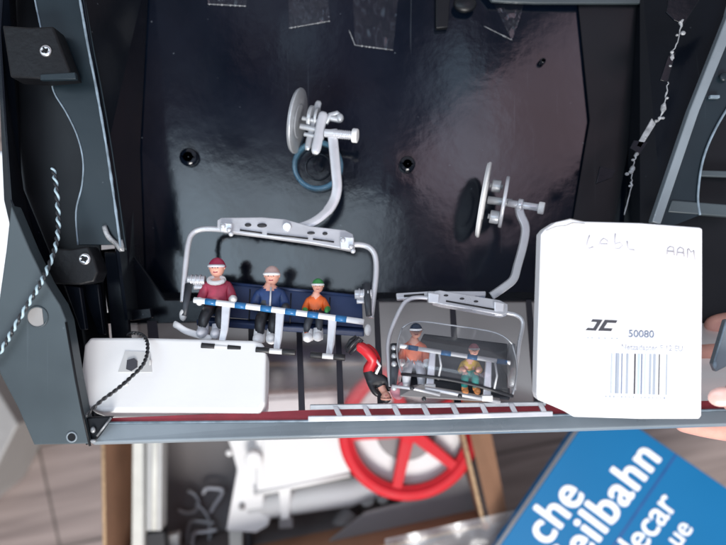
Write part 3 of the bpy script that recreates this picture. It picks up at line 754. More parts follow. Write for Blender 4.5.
# backrest and seat
def ztop(d): return d
b = MB(); L0 = [(212, 281), (288, 289), (362, 296)]; L1 = [(208, 318), (285, 324), (362, 332)]
t = [F1(212, 281, -.009), F1(362, 296, -.009), F1(363, 328, -.006), F1(208, 316, -.006)]
b.hull8(t, [v - Vector((0, 0, .004)) for v in t], .0006); back = b.build('backrest', 'navy', ch1)
for x in (250, 291, 330):
    b = MB(); b.tube([F1(x, 285.5 + (x - 212) * .1, -.0085), F1(x - 1, 318 + (x - 212) * .08, -.0055)], .6 * KC, 6); b.build('backrest_seam', 'blackp', back)
b = MB(); b.tube([F1(211, 281.5, -.0085), F1(362, 296.5, -.0085)], 1.5 * KC, 8); b.build('backrest_edge', 'navy', back)
t = [F1(204, 316, -.010), F1(364, 327, -.010), F1(364, 331, -.003), F1(196, 320, -.003)]
b = MB(); b.hull8(t, [v - Vector((0, 6 * KC, .001)) for v in t], .0008); b.build('seat', 'navy', ch1)
# safety bar with blue bands, drop legs and foot rests
def zb(x): return .016
bar = [F1(194 + (364 - 194) * i / 24, 300 + 22.0 * i / 24 + math.sin(i / 24 * math.pi) * -0.6, zb(0)) for i in range(25)]
b = MB(); b.tube(bar, 2.8 * KC, 12); barr = b.build('safety_bar', 'barwhite', ch1)
for fx in (.10, .275, .425, .57, .70, .865):
    i = fx * 24; a = bar[int(i)].lerp(bar[int(i) + 1], i % 1); d = (bar[-1] - bar[0]).normalized()
    b = MB(); b.cyl(a - d * 5.2 * KC, a + d * 5.2 * KC, 3.05 * KC, 16); b.build('blue_band', 'barblue', barr)
for (x0, y0, x1, y1, f0, f1) in ((226, 304, 221, 346, 200, 240), (280, 311, 276.5, 350, 255, 295), (332.5, 318, 329, 355, 310, 345)):
    b = MB()
    zz = zc1(y0) + .0165
    b.slab([(x0 - 4.3, y0, zz), (x0 + 4.3, y0 + 1, zz), (x0 + 2.0, y0 + 26, zz + .003), (x1 + 3.2, y1, zz + .005), (x1 - 3.2, y1 - .6, zz + .005), (x0 - 5.5, y0 + 25, zz + .003)], .0022, .0005)
    leg = b.build('drop_leg', 'silver', ch1)
    a = F1(f0, y1 + 1 - .5, .02); c_ = F1(f1, y1 + 3.5, .02); a.z = c_.z = zz + .0065
    b = MB(); b.cyl(a.lerp(c_, .3), a.lerp(c_, .7), 2.5 * KC, 12); b.build('footrest_bar', 'offwhite', leg)
    b = MB(); b.cyl(a, a.lerp(c_, .34), 3.0 * KC, 12, .4 * KC); b.cyl(a.lerp(c_, .66), c_, 3.0 * KC, 12, .4 * KC); b.build('footrest_grip', 'black', leg)

# blue translucent ring on the panel under the first grip
c = P(318, 166, ZP + .005); b = MB(); b.ring(c, (0, 0, 1), 20.5 * K(ZP), 25 * K(ZP), .010, 56)
rg = b.build('tube_ring', 'bluering', None, 'blue translucent plastic ring lying behind the grip of the large chair', 'ring')
b = MB(); b.cyl(c - Vector((0, 0, .004)), c + Vector((0, 0, -.002)), 5.5 * K(ZP), 20); b.ring(c - Vector((0, 0, .003)), (0, 0, 1), 12 * K(ZP), 13.5 * K(ZP), .001, 32); b.build('ring_boss', 'panel', rg)

# ------------------------------------------------------------------ CHAIR 2 (bubble chair)
def zc2(py): return -0.062 + (py - 190) / 210 * 0.060
def F2(x, y, d=0.0): return P(x, y, zc2(y) + d)
ch2 = empty('lift_chair', F2(455, 395), 'small silver chairlift chair with clear bubble hood, leaning beside the white box', 'model chairlift chair', 'model chairlift chairs')
ax = Vector((.96, -.17, .20)).normalized(); KD = K(-.058)
c = F2(484, 200)
b = MB(); b.ring(c, ax, 4 * KD, 38 * KD, 2.6 * KD, 64); b.ring(c - ax * 1 * KD, ax, 33 * KD, 37 * KD, 3.2 * KD, 64); b.cyl(c - ax * 3 * KD, c + ax * 2 * KD, 20 * KD, 48, 1.2 * KD); b.build('grip_disc', 'offwhite', ch2)
c = F2(504, 202)
b = MB(); b.ring(c, ax, 3 * KD, 26 * KD, 3.6 * KD, 56); b.cyl(c - ax * 1.2 * KD, c + ax * 1.2 * KD, 24 * KD, 40, .4 * KD); b.build('grip_disc', 'silver', ch2)
for (x, y) in ((496, 186), (494, 217)):
    b = MB(); q = F2(x, y, .001); b.cyl(q - ax * 4 * KD, q + ax * 5 * KD, 6.5 * KD, 20, .8 * KD); b.cyl(q - ax * 6 * KD, q + ax * 7 * KD, 2.5 * KD, 14); b.build('grip_roller', 'silver2', ch2)
b = MB(); b.cyl(F2(488, 200, 0), F2(512, 203, .004), 4 * KD, 16); b.build('grip_pin', 'silver2', ch2)
q0, q1 = F2(508, 203, .005), F2(541, 208, .010); d = q1 - q0
b = MB(); b.cyl(q0, q1, 3.6 * KD, 20); b.ring(q0 + d * .38, d, 3 * KD, 6 * KD, 5 * KD, 24); o = b.build('axle', 'silver', ch2)
b = MB(); b.cyl(q1 - d * .08, q1 + d * .10, 6 * KD, 24, .8 * KD); b.build('axle_cap', 'offwhite', o)
path = spline([(519, 203, .006), (521, 214, .006), (526, 227, .005), (524, 244, .004), (518, 266, .004), (514, 279, .004), (505, 287, .004), (492, 296, .004)], 4)
b = MB(); rows_t = []
for i, p in enumerate(path):
    a = path[max(i - 1, 0)]; c_ = path[min(i + 1, len(path) - 1)]
    d = Vector((c_.x - a.x, c_.y - a.y, 0)).normalized(); n = Vector((-d.y, d.x, 0)); w = 3.9
    rows_t.append([F2(p.x + n.x * s * w, p.y + n.y * s * w, p.z + (0 if abs(s) == 1 else .0005)) for s in (-1, -.7, 0, .7, 1)])
n = len(rows_t)
for i in range(n - 1):
    dz = Vector((0, 0, .003))
    T = [[b.bm.verts.new(v) for v in rr_] for rr_ in (rows_t[i], rows_t[i + 1], [v - dz for v in rows_t[i]], [v - dz for v in rows_t[i + 1]])]
    for j in range(4): b._f([T[0][j], T[0][j + 1], T[1][j + 1], T[1][j]], True); b._f([T[2][j], T[3][j], T[3][j + 1], T[2][j + 1]], True)
    b._f([T[0][0], T[1][0], T[3][0], T[2][0]]); b._f([T[0][4], T[2][4], T[3][4], T[1][4]])
    if i == 0: b._f([T[0][j] for j in range(5)] + [T[2][j] for j in range(4, -1, -1)])
bmesh.ops.remove_doubles(b.bm, verts=b.bm.verts[:], dist=1e-6)
b.build('hanger_arm', 'silver', ch2)
b = MB(); b.slab([(x, y, zc2(y) + .006) for x, y in [(434, 291), (440, 290), (500, 300), (508, 304), (508, 313), (502, 315), (440, 304), (433, 302)]], .005, .0006); beam = b.build('cross_beam', 'silver', ch2)
b = MB(); b.slab([(x, y, zc2(y) + .001) for x, y in [(396, 293), (430, 291), (486, 291), (486, 296), (430, 297), (397, 299)]], .003, .0006); o = b.build('upper_rail', 'silver', ch2)
b = MB(); b.tube([F2(404, 296, .0014), F2(424, 294.6, .0014)], 1.1 * KD, 6); b.build('rail_slot', 'black', o)
for x in (446, 462, 476):
    b = MB(); b.ell(F2(x, 295.5 + (x - 446) * .2, .0062), 2.2 * KD, 1.1 * KD, .0003, 2); b.build('beam_slot', 'black', beam)
b = MB(); b.tube([F2(446, 301, .0062), F2(494, 309.5, .0062)], .8 * KD, 6); b.build('beam_slot', 'black', beam)
for x0, y0, x1, y1 in ((428, 292, 440, 304), (494, 301, 505, 317)):
    b = MB(); b.slab([(x0, y0, zc2(y0) + .009), (x1, y0 + 2, zc2(y0) + .009), (x1 - 1, y1, zc2(y0) + .009), (x0, y1 - 1, zc2(y0) + .009)], .006, .0008); b.build('beam_clamp', 'silver', beam)
tl = spline([(391, 386, .003), (389, 370, .003), (388, 345, .003), (392, 328, .003), (401, 308, .004), (408, 300, .004), (418, 297.5, .004), (434, 299, .004), (470, 306, .004), (505, 312.5, .004), (516, 315, .004), (522, 320, .004), (522.5, 328, .003), (519, 345, .003), (516, 368, .002), (514, 390, .002)], 6)
b = MB(); b.tube([F2(p.x, p.y, p.z) for p in tl], 2.0 * KD, 12); b.build('tube_frame', 'silver', ch2)
for x, s in ((394, 1), (512, -1)):
    b = MB(); b.tube([F2(x, 344, .004), F2(x + s, 362, .005), F2(x - s, 386, .006)], [3.2 * KD, 4.2 * KD, 3 * KD], 12, flat=.6); b.build('link_arm', 'silver2' if s < 0 else 'greyp', ch2)
b = MB()
for y in (348, 356, 364, 388): b.ell(F2(394, y, .008), 2.6 * KD, 2.6 * KD, .0012, 2)
b.build('pivot_hub', 'silver2', ch2)
t = [F2(424, 334, -.006), F2(508, 344, -.006), F2(508, 390, -.004), F2(404, 376, -.004)]
b = MB(); b.hull8(t, [v - Vector((0, 0, .002)) for v in t], .0006); b.build('backrest', 'greyp', ch2)
t = [F2(402, 374, -.006), F2(510, 388, -.006), F2(510, 398, .002), F2(400, 386, .002)]
b = MB(); b.hull8(t, [v - Vector((0, 3 * KD, .002)) for v in t], .0006); b.build('seat', 'greyp', ch2)
bar = [F2(400 + (510 - 400) * i / 16, 346 + 17.0 * i / 16, .016) for i in range(17)]
b = MB(); b.tube(bar, 1.9 * KD, 12); barr = b.build('safety_bar', 'barwhite', ch2)
for fx in (.12, .42, .66, .93):
    i = fx * 15.9; a = bar[int(i)].lerp(bar[int(i) + 1], i % 1); d = (bar[-1] - bar[0]).normalized()
    b = MB(); b.cyl(a - d * 4.2 * KD, a + d * 4.2 * KD, 2.2 * KD, 16); b.build('blue_band', 'barblue', barr)
for (x0, y0, x1, y1) in ((433, 350, 430, 387), (489, 360, 487, 398)):
    zz = zc2(y0) + .0165
    b = MB(); b.slab([(x0 - 3, y0, zz), (x0 + 3, y0 + 1, zz), (x1 + 4, y1, zz + .004), (x1 - 4, y1 - .6, zz + .004)], .0018, .0005); leg = b.build('drop_leg', 'silver', ch2)
    b = MB(); b.tube([P(x0 + 6, y0 + 2, zz), P(x0 + 8, y0 + 16, zz + .001), P(x0 + 5, y0 + 30, zz + .002)], .9 * KD, 6); b.box(P(x1, y1, zz + .004), 9 * KD, 5 * KD, .003, .0005); b.build('footrest_bar', 'offwhite', leg)
# bubble hood: curved clear sheet with dark lower rail
b = MB(); rows = []
for i in range(13):
    t = i / 12
    row = []
    for j in range(25):
        s = j / 24
        x = 402 + (512 - 402) * s; ytop = 318 + 16 * s + 10 * (abs(2 * s - 1) ** 6); ybot = 374 + 22 * s - 4 * math.sin(s * math.pi)
        y = ytop + (ybot - ytop) * t
        bul = .010 + .014 * math.sin(t * math.pi * .75) * (1 - abs(2 * s - 1) ** 5)
        x += (2 * s - 1) * 5 * math.sin(t * math.pi)
        row.append(F2(x, y, bul))
    rows.append(row)
b.sheet(rows); hood = b.build('bubble_hood', 'bubble', ch2)
b = MB(); b.tube([v + Vector((0, 0, .0004)) for v in rows[-1]], 1.5 * KD, 8); b.build('hood_rail', 'blackp', hood)
b = MB(); b.tube([v + Vector((0, 0, .0004)) for v in rows[0]], .7 * KD, 8)
b.tube([r[0] for r in rows], .7 * KD, 6); b.tube([r[-1] for r in rows], .9 * KD, 6); b.build('hood_edge', 'silver2', hood)
# foot plate with skis under the bubble chair
b = MB(); b.slab([(400, 388, -.001), (420, 384, .001), (500, 398, .003), (500, 402, .004), (400, 396, .003)], .002, .0005); b.build('foot_plate', 'machshade', ch2)
b = MB(); b.tube([P(392, 386, .008), P(415, 389, .009), P(440, 395, .009)], .0008, 8); b.tube([P(425, 388, .008), P(500, 402, .006)], .0011, 8); b.build('foot_rail', 'silver', ch2)
for x, y in ((412, 388), (418, 392), (437, 396), (402, 384)):
    pass
b = MB()
for x, y in ((412, 388), (424, 399), (460, 396)): b.ell(P(x, y, .010), .0013, .0013, .001, 2)
b.build('foot_clip', 'blackp', ch2)

zf = -.009
figurine('tall skier in salmon jacket, grey trousers and navy helmet under the bubble hood', seated(414, 344, 366, 370, 384, 12.5, 7.5, .92, 13, ((403, 366), (426, 366))), zf - .004,
         dict(jacket='salmon', trousers='lightgrey', hand='whitep', skin='skin', boot='lightgrey'), (416, 331, 4, 6.6), dict(m='navyhat', g='whitep'),
         (boots([(406, 384, 14), (422, 385, 14)], 'whitep', .8),))
figurine('small skier in yellow jacket and turquoise trousers under the bubble hood', seated(470, 361, 374, 377, 388, 9.5, 5.5, .74, 12, ((464, 372), (478, 372)), sep=5), zf + .002,
         dict(jacket='yellow', trousers='greenp', hand='skin', skin='skin', boot='orangeboot'), (474, 350, 4, 5.4), dict(m='pinkrub', g='whitep', name='hat'),
         (boots([(465, 390, 14), (477, 390, 14)], 'orangeboot', .72),))

# fallen red skier, legs up, head down
red_ch = [[(372, 366, 0, 8.0, 'jacket'), (367, 371, 1, 7.0, 'jacket'), (370, 376, 1, 7.2, 'vest'), (378, 383, 2, 7.6, 'vest'), (382, 387, 3, 5, 'vest'), (384, 391, 5, 3.6, 'skin'), (385, 394, 6, 3.6, 'skin')],
          [(372, 366, 0, 8.0, 'jacket'), (373, 359, 4, 6.4, 'jacket'), (368, 352, 6, 5.8, 'jacket'), (361, 347, 5, 5.4, 'jacket'), (356, 344, 5, 4.8, 'jacket')],
          [(372, 366, 0, 8.0, 'jacket'), (377, 361, -5, 5.6, 'jacket'), (373, 353, -5, 5.2, 'jacket'), (364, 346, -6, 4.8, 'jacket')],
          [(378, 383, 2, 7.6, 'vest'), (386, 379, 3, 4.2, 'vest'), (389, 386, 4, 3.8, 'vest'), (389, 392, 4, 2.4, 'vest')],
          [(378, 383, 2, 7.6, 'vest'), (370, 384, 4, 4.2, 'vest'), (374, 391, 4, 3.4, 'vest'), (379, 396, 4, 2.4, 'vest')]]
def rbind(t, z0, k):
    b = MB(); b.tube([P(*p) for p in ((347, 352, z0 + .002), (352, 345, z0 + .004), (359, 338, z0 + .004), (362, 340, z0 + .004), (356, 348, z0 + .004), (350, 354, z0 + .003))], 1.8 * k, 8); b.build('boot', 'blackp', t)
    b = MB(); b.tube([P(346, 349, z0 - .001), P(351, 341, z0), P(357, 337, z0)], 2.6 * k, 8); b.build('boot', 'blackp', t)
    b = MB(); b.tube([P(376, 374, z0 + .005), P(380, 366, z0 + .004), P(376, 360, z0 + .003)], 1.4 * k, 8); b.build('belt', 'whitep', t)
figurine('skier in bright red trousers and black jacket fallen head down against the window', red_ch, -.012,
         dict(jacket='redp', vest='blackp', skin='skin'), (386, 397, 8, 5.4), dict(m='blackp', g='skin', flip=-1), (rbind,))
b = MB(); b.ell(P(397, 392, -.004), .0035, .0046, .002, 3, rot=Matrix.Rotation(.5, 3, 'Z')); b.ell(P(401, 387, -.0045), .0024, .003, .002, 2)
b.build('boot_piece', 'pinkrub', None, 'small loose pale pink plastic piece beside the fallen red skier', 'plastic piece')

# ladder lying along the rim
lad = empty('ladder', P(430, 420, .003), 'thin silver model ladder lying along the bottom rim of the shell', 'model ladder')
zl = .0065
b = MB(); b.slab([(308, 416.5, zl), (430, 415, zl), (553, 411.5, zl), (553, 416.5, zl), (430, 420, zl), (308, 422, zl)], .002, .0004); b.build('ladder_rail', 'silver', lad)
b = MB(); b.slab([(310, 405, zl - .003), (430, 403.5, zl - .003), (546, 402, zl - .003), (546, 406, zl - .003), (430, 408, zl - .003), (310, 410, zl - .003)], .002, .0004); b.build('ladder_rail', 'silver2', lad)
for i in range(8):
    x = 338 + i * 29.3; y = 414 - i * .5
    b = MB(); b.slab([(x - 5.5, y - 8, zl - .0028), (x - .5, y - 8, zl - .0028), (x + 5, y + 3, zl), (x - .5, y + 3, zl)], .0016, .0003); b.build('rung', 'silver', lad)

# ------------------------------------------------------------------ WHITE ADAPTER (left)
ad = empty('power_adapter', P(170, 418, -.02), 'smooth white plastic adapter block with small socket lying at the left of the rim', 'power adapter')
b = MB()
za, zb_ = -.021, -.004
def plane_z(px, py):       # the front face is one plane: solve for the depth so that it stays flat in space
    z = za
    for _ in range(6):
        y = (272.5 - py) * K(z); ya = (272.5 - 337) * K(za); yb = (272.5 - 412) * K(zb_)
        z = za + (zb_ - za) * (ya - y) / (ya - yb)
    return z
t = [P(x, y, plane_z(x, y)) for x, y in ((90, 337), (140, 337), (254, 340), (263, 343), (266, 352), (265, 403), (260, 412), (100, 411), (84, 405), (79, 392), (84, 345))]
n_ = Vector((0, .034, -.045)).normalized() * -1
nn = (t[4] - t[0]).cross(t[2] - t[0]).normalized(); nn = nn if nn.z > 0 else -nn
bot = [v - nn * .016 + Vector((0, -.0018, 0)) for v in t]
b.hull8(t, bot, .0022, 4); b.build('adapter_shell', 'adapter', ad)
def AD(px, py, off=0):   # on the front face
    return P(px, py, plane_z(px, py) + off)
b = MB(); t = [AD(125, 351, .0003), AD(150, 352, .0003), AD(152, 372, .0003), AD(118, 372, .0003)]; b.hull8(t, [v - nn * .001 for v in t]); so = b.build('socket_plate', 'adapter2', ad)
b = MB(); t = [AD(127, 360, .001), AD(134, 358, .001), AD(137, 361, .001), AD(137, 367, .001), AD(131, 371, .001), AD(126, 369, .001)]; b.hull8(t, [v - nn * .002 for v in t]); b.build('socket_hole', 'ink', so)
b = MB(); b.ell(AD(126, 384, .0003), .0014, .0012, .0004, 2); b.ell(AD(150, 364, .0003), .0007, .0030, .0004, 2); b.build('smudge', 'adapter2', ad)

# twisted wires
def wire(path, label, turns, r, mA='wirea', mB='wireb', n=14):
    pts = px_path(path, n); w = empty('twisted_wire', pts[0], label, 'wire')
    A = []; B = []
    for i, p in enumerate(pts):
        d = (pts[min(i + 1, len(pts) - 1)] - pts[max(i - 1, 0)]).normalized()
        a = d.cross(Vector((0, 0, 1))).normalized(); c = a.cross(d); ang = 2 * math.pi * turns * i / len(pts)
        o = (a * math.cos(ang) + c * math.sin(ang)) * r; A.append(p + o); B.append(p - o)
    b = MB(); b.tube(A, r * .95, 8); b.build('strand', mA, w)
    b = MB(); b.tube(B, r * .95, 8); b.build('strand', mB, w)
    return w
wire([(53, 168, -.020), (56, 185, -.016), (58, 210, -.012), (58, 232, -.008), (54, 252, -.002), (46, 272, .006), (38, 288, .010), (27, 306, .009), (14, 328, .009), (4, 346, .009), (-10, 366, .009)],
     'pale blue and black twisted wire hanging over the grey corner post', 17, .00075)
wire([(86, 416, .008), (100, 402, .008), (116, 390, .006), (130, 378, .000), (142, 366, -.005), (147, 354, -.009), (147, 342, -.014), (142, 335, -.020), (133, 333, -.024), (128, 335, -.028)],
     'black twisted wire looping across the white adapter block', 14, .0006, 'wireb', 'black')

# ------------------------------------------------------------------ WHITE CARD BOX (right)
zt = .018; th = .009
cb = empty('card_box', P(620, 418, zt - th), 'white card product box with barcode and pencilled words, standing upright at the right', 'product box')
outl = [(541, 234), (545, 229), (556, 222), (570, 219), (583, 221.5), (640, 223), (680, 226), (700, 227.5), (702.5, 229), (702.5, 300), (701.5, 416), (699, 419), (640, 419), (574, 417), (564, 411), (548, 404), (538, 400), (536.5, 394), (538, 330)]
b = MB(); t = [P(x, y, zt) for x, y in outl]; ctr = P(620, 320, zt)
b.hull8(t, [v - Vector((0, 0, th)) for v in t], .0009, 3); bx = b.build('box_shell', 'card', cb)
b = MB(); b.tube([P(x, y, zt - .002) for x, y in ((545, 229), (557, 223), (570, 219.5), (584, 222.5))], .0005, 6); b.build('worn_corner', 'cardedge', cb)
b = MB(); b.tube([P(x, y, zt + .0004) for x, y in ((546, 231), (556, 227), (566, 226), (573, 223), (585, 224))], .0002, 6); b.ell(P(573, 223.5, zt), .0005, .0007, .0003, 1); b.build('flap_crease', 'cardedge', cb)
b = MB(); t = [P(537, 395, zt + .0002), P(548, 404, zt + .0002), P(564, 411, zt + .0002), P(574, 417, zt + .0002), P(560, 411, zt + .0002), P(540, 402, zt + .0002)]
zi = zt + .00005; kz = K(zt)
def prism_ink(polys, m, name):
    b = MB()
    for pl in polys: b.prism(pl, zi + .00012, .0002)
    return b.build(name, m, cb)
def z5(x, y): return (570 + x / 4.954, 300 + y / 4.954)
prism_ink([[z5(*p) for p in [(112, 95), (163, 98), (128, 153), (77, 150), (88, 138), (116, 140), (134, 110), (104, 108)]],
           [z5(*p) for p in [(173, 98), (236, 101), (228, 115), (186, 113), (168, 139), (212, 141), (204, 155), (138, 153)]]], 'ink', 'logo')
dr = Vector((1, -.030, 0)); upv = Vector((.030, 1, 0))
text('50080', P(628, 337, zi), dr, 10.2 * kz, 'inkblue', cb, 'lettering', bold=.012, width=25.5 * kz, up=upv, ex=.00015)
text('Netzadapter F 12 EU', P(621, 349.7, zi), dr, 8 * kz, 'inkfaint', cb, 'lettering', bold=.004, width=61 * kz, up=upv, ex=.00015)
random.seed(5)
b = MB()
for x in (588, 592, 599, 605, 612, 617): b.box(P(x, 338 + (x - 588) * .02, zi), 1.8 * kz, 1.1 * kz, .0003)
b.build('fine_print', 'inkpale', cb)
b = MB()
for i in range(16):
    x = 606 + i * 3.9; b.box(P(x, 396.5 + (x - 606) * .03, zi), random.uniform(.6, 1.7) * kz, random.uniform(1, 2) * kz, .0003)
b.build('fine_print', 'inkpale', cb)
for m, bars in (('inkpale', ((611.5, .8), (617.8, 3.6), (627.5, 2.6), (650.5, 2.4), (654.6, 2.8), (667, 1.4))), ('inkpale2', ((639, 2.6), (612.8, .7), (645.5, 1.2), (616, .8))), ('inkblue', ((622.2, 1.3), (642, 1.5))), ('ink', ((635.2, 1.7), (659.5, 1.2)))):
    b = MB()
    for x, w in bars: b.prism([(x - w / 2, 353.2 + (x - 611) * .02), (x + w / 2, 353.2 + (x - 611) * .02), (x + w / 2 - .8, 393.5 + (x - 611) * .03), (x - w / 2 - .8, 393.5 + (x - 611) * .03)], zi + .00012, .0002)
    b.build('barcode', m, cb)
def strokes(lst, m, r):
    b = MB()
    for s in lst: b.tube([P(x, y, zi + .0001) for x, y in s], r, 5, flat=.4)
    return b.build('handwriting', m, cb)
def h7(x, y): return (540 + x / 4.27, 210 + y / 4.27)
strokes([[h7(*p) for p in s] for s in (
    [(212, 108), (205, 128), (200, 150), (208, 166), (228, 158)],
    [(248, 160), (262, 130), (272, 122), (288, 132), (292, 160)], [(254, 146), (290, 146)],
    [(322, 100), (320, 130), (320, 164), (340, 166), (352, 152), (342, 140), (322, 146)],
    [(372, 132), (374, 156), (380, 170), (404, 172)])], 'pencil', .00042)
strokes([[h7(*p) for p in s] for s in (
    [(542, 190), (545, 165), (556, 156), (570, 160), (574, 194)], [(545, 176), (572, 178)],
    [(584, 196), (588, 168), (598, 160), (612, 166), (616, 200)], [(588, 182), (614, 184)],
    [(630, 206), (630, 168), (634, 165), (646, 182), (656, 172), (662, 214)])], 'pencil2', .0004)

# ------------------------------------------------------------------ CARDBOARD BOX and contents
ZB = -0.33
def PB(x, y, z=ZB): return P(x, y, z)
cbx = empty('cardboard_box', P(300, 480, ZF), 'open brown cardboard box of spare parts standing on the floor below the shell', 'cardboard box')
TL, TR, BR_, BL = P(100, 362, ZB), P(448, 362, ZB), P(486, 526, ZB), P(104, 610, ZB)
cor = [TL, TR, BR_, BL]; zbot = ZF + .003
for i in range(4):
    a, c = cor[i], cor[(i + 1) % 4]; d = (c - a).normalized(); n = Vector((d.y, -d.x, 0)); 
    ctr = (cor[0] + cor[2]) / 2
    if n.dot(ctr - a) < 0: n = -n
    n *= .004
    # butt ends: shorten
    a2 = a + d * .0045; c2 = c - d * .0045
    N_ = 10
    rows = []
    b = MB()
    b.hull8([a2, c2, c2 + n, a2 + n], [Vector((v.x, v.y, zbot)) for v in (a2, c2, c2 + n, a2 + n)], .0005, 1)
    wl = b.build('box_wall', 'cardboard', cbx)
    b = MB(); b.tube([a2 + n * .5 + Vector((0, 0, .0004)), c2 + n * .5 + Vector((0, 0, .0004))], .0022, 6, flat=.5); b.build('cut_edge', 'cardcut', wl)
b = MB(); b.hull8([Vector((v.x, v.y, zbot + .004)) for v in cor], [Vector((v.x, v.y, zbot)) for v in cor]); b.build('box_floor', 'cardboard', cbx)
for c in cor:
    b = MB(); b.cyl(Vector((c.x, c.y, zbot)), Vector((c.x, c.y, ZB + .0005)), .0045, 10); b.build('box_corner', 'cardboard', cbx)
# outer flap at the right, folded down
a, c = TR, BR_; n = Vector((.03, -.004, 0)); 
b = MB(); fl = [a + Vector((.006, 0, -.001)), c + Vector((.006, 0, -.001)), c + Vector((.028, .002, -.016)), a + Vector((.034, 0, -.016))]; b.hull8(fl, [v - Vector((0, 0, .003)) for v in fl], .0004); b.build('box_flap', 'cardboard', cbx)

ZI = -0.46
b = MB(); t = [P(x, y, ZI) for x, y in ((147, 352), (428, 352), (458, 478), (147, 548))]
b.hull8(t, [v - Vector((0, 0, .012)) for v in t], .001)
# tray supported to the bottom by its own thickness
b.build('grey_tray', 'tray', None, 'dark grey flat tray lying inside the cardboard box under the white parts', 'tray')
b = MB(); t = [P(x, y, ZI - .013) for x, y in ((160, 358), (415, 358), (435, 460), (160, 520))]
b.hull8(t, [Vector((v.x, v.y, zbot + .005)) for v in t], .001); b.build('packing_block', 'tray', None, 'dark packing block under the grey tray inside the cardboard box', 'packing block')
b = MB(); b.slab([(147, 549, ZI + .004), (459, 479, ZI + .004), (480, 524, -.342), (120, 606, -.342)], .003, .0005); b.build('dark_sheet', 'tray', None, 'dark sheet leaning against the inside front wall of the cardboard box', 'sheet')
# profiles
zp1 = -.36
def profile(pts, m, label):
    b = MB(); b.prism(pts, zp1, .020, .0012); o = b.build('plastic_profile', m, None, label, 'profile strip', 'long plastic profiles in the cardboard box'); return o
o = profile([(133, 368), (145, 368), (143.5, 620), (131, 620)], 'cream', 'cream plastic strip nearest the left wall of the cardboard box')
b = MB(); b.tube([P(144, 370, zp1 + .001), P(142.6, 618, zp1 + .001)], .0012, 6); b.build('edge_bead', 'greyprof', o)
o = profile([(147, 368), (163, 368), (161, 531), (146, 531)], 'greyprof', 'wider pale grey plastic strip beside the cream strip in the cardboard box')
b = MB(); b.tube([P(155.5, 370, zp1 + .001), P(154, 530, zp1 + .001)], .003, 8, flat=.3); b.build('groove_bead', 'cream', o)
b = MB(); b.prism([(145, 534), (164, 532), (166, 560), (145, 562)], -.365, .015, .001); b.build('black_connector', 'black', None, 'small black connector block at the end of the grey strip', 'connector')
b = MB(); b.prism([(163, 537), (178, 534), (178, 560), (163, 560)], -.385, .012, .001); b.build('lilac_connector', 'greyprof', None, 'small pale block beside the black connector in the cardboard box', 'connector')
b = MB(); b.prism([(229, 528), (242, 526), (243, 600), (230, 600)], -.40, .012, .001); b.build('plastic_profile', 'cream', None, 'short cream strip sticking out below the white machine frame', 'profile strip')
b = MB(); b.prism([(245, 526), (251, 525), (252, 600), (246, 600)], -.40, .012, .001); b.build('plastic_profile', 'blackp', None, 'short black strip beside the cream strip below the white machine frame', 'profile strip')
# metal hooks
kk = K(ZI)
def hook(path, r, label, m='silver2', z=ZI + .012):
    b = MB(); b.tube([P(x, y, z) for x, y, _ in spline([(x, y, 0) for x, y in path], 6)], r * K(z), 8)
    return b.build('metal_hook', m, None, label, 'hook', 'metal hooks in the cardboard box')
hook([(188, 491), (194, 494), (199, 503), (195, 511), (186, 513), (178, 510)], 1.8, 'curved open metal hook lying left of the square hook')
hook([(196, 504), (203, 510), (208, 518), (210, 530), (209, 545)], 1.6, 'straight shank of metal running down from the crossed hooks', z=ZI + .016)
hook([(203, 494), (206, 489), (214, 488.5), (222, 490), (221, 496), (214, 506), (211, 512)], 2.0, 'square ended pale metal hook pointing up right in the box', 'silver', z=ZI + .018)
hook([(193, 521), (203, 522), (214, 523), (206, 522), (190, 523), (187, 545)], 1.6, 'upper flat metal clip below the crossed hooks', z=ZI + .014)
hook([(217, 530), (205, 532), (194, 534), (192, 548), (191, 560)], 1.9, 'lower bent metal clip at the bottom of the photo', 'silver', z=ZI + .020)
# white machine frame
mc = empty('machine_frame', P(300, 480, ZI), 'large white plastic machine frame lying in the cardboard box', 'model machine frame')
zm = -.385
b = MB(); b.prism([(225, 405), (262, 405), (266, 470), (262, 514), (270, 518), (268, 526), (256, 533), (226, 531), (232, 498), (237, 470), (232, 452), (228, 440)], zm - .004, .016, .0015); b.build('end_plate', 'machine', mc)
b = MB(); b.prism([(254, 395), (352, 390), (352, 472), (300, 484), (256, 492)], zm + .004, .030, .0035, 3); b.build('housing', 'machine', mc)
b = MB(); b.prism([(262, 400), (345, 395), (346, 464), (263, 482)], zm + .0065, .003, .0015); b.build('housing_lid', 'machine', mc)
b = MB(); b.tube([P(250, 507, zm - .02), P(350, 492, zm - .02), P(440, 462, zm - .02)], 14 * K(zm), 20); b.build('beam', 'machine', mc)
b = MB(); b.tube([P(254, 494, zm + .002), P(350, 474, zm + .002)], 3 * K(zm), 10); b.build('rail', 'machine', mc)
b = MB(); c = P(255, 457, zm + .002); b.cyl(c, c + Vector((0, 0, .012)), 8.5 * K(zm), 24, .002); b.build('knob', 'machine', mc)
b = MB(); b.ell(P(242, 507, zm - .002), .004, .004, .002, 2); b.build('peg', 'machshade', mc)
b = MB(); b.ell(P(229, 453, zm - .002), .004, .004, .002, 2); b.build('peg', 'machine', mc)
b = MB(); b.prism([(278, 486), (291, 484), (289, 520), (292, 526), (279, 528), (281, 518)], zm - .002, .012, .001); b.build('foot_post', 'machine', mc)
b = MB(); b.prism([(279, 520), (292, 519), (293, 528), (279, 529)], zm, .010, .001); b.build('foot_pad', 'machshade', mc)
zw = -.350
c = P(406, 430, zw - .014); kw = K(zw)
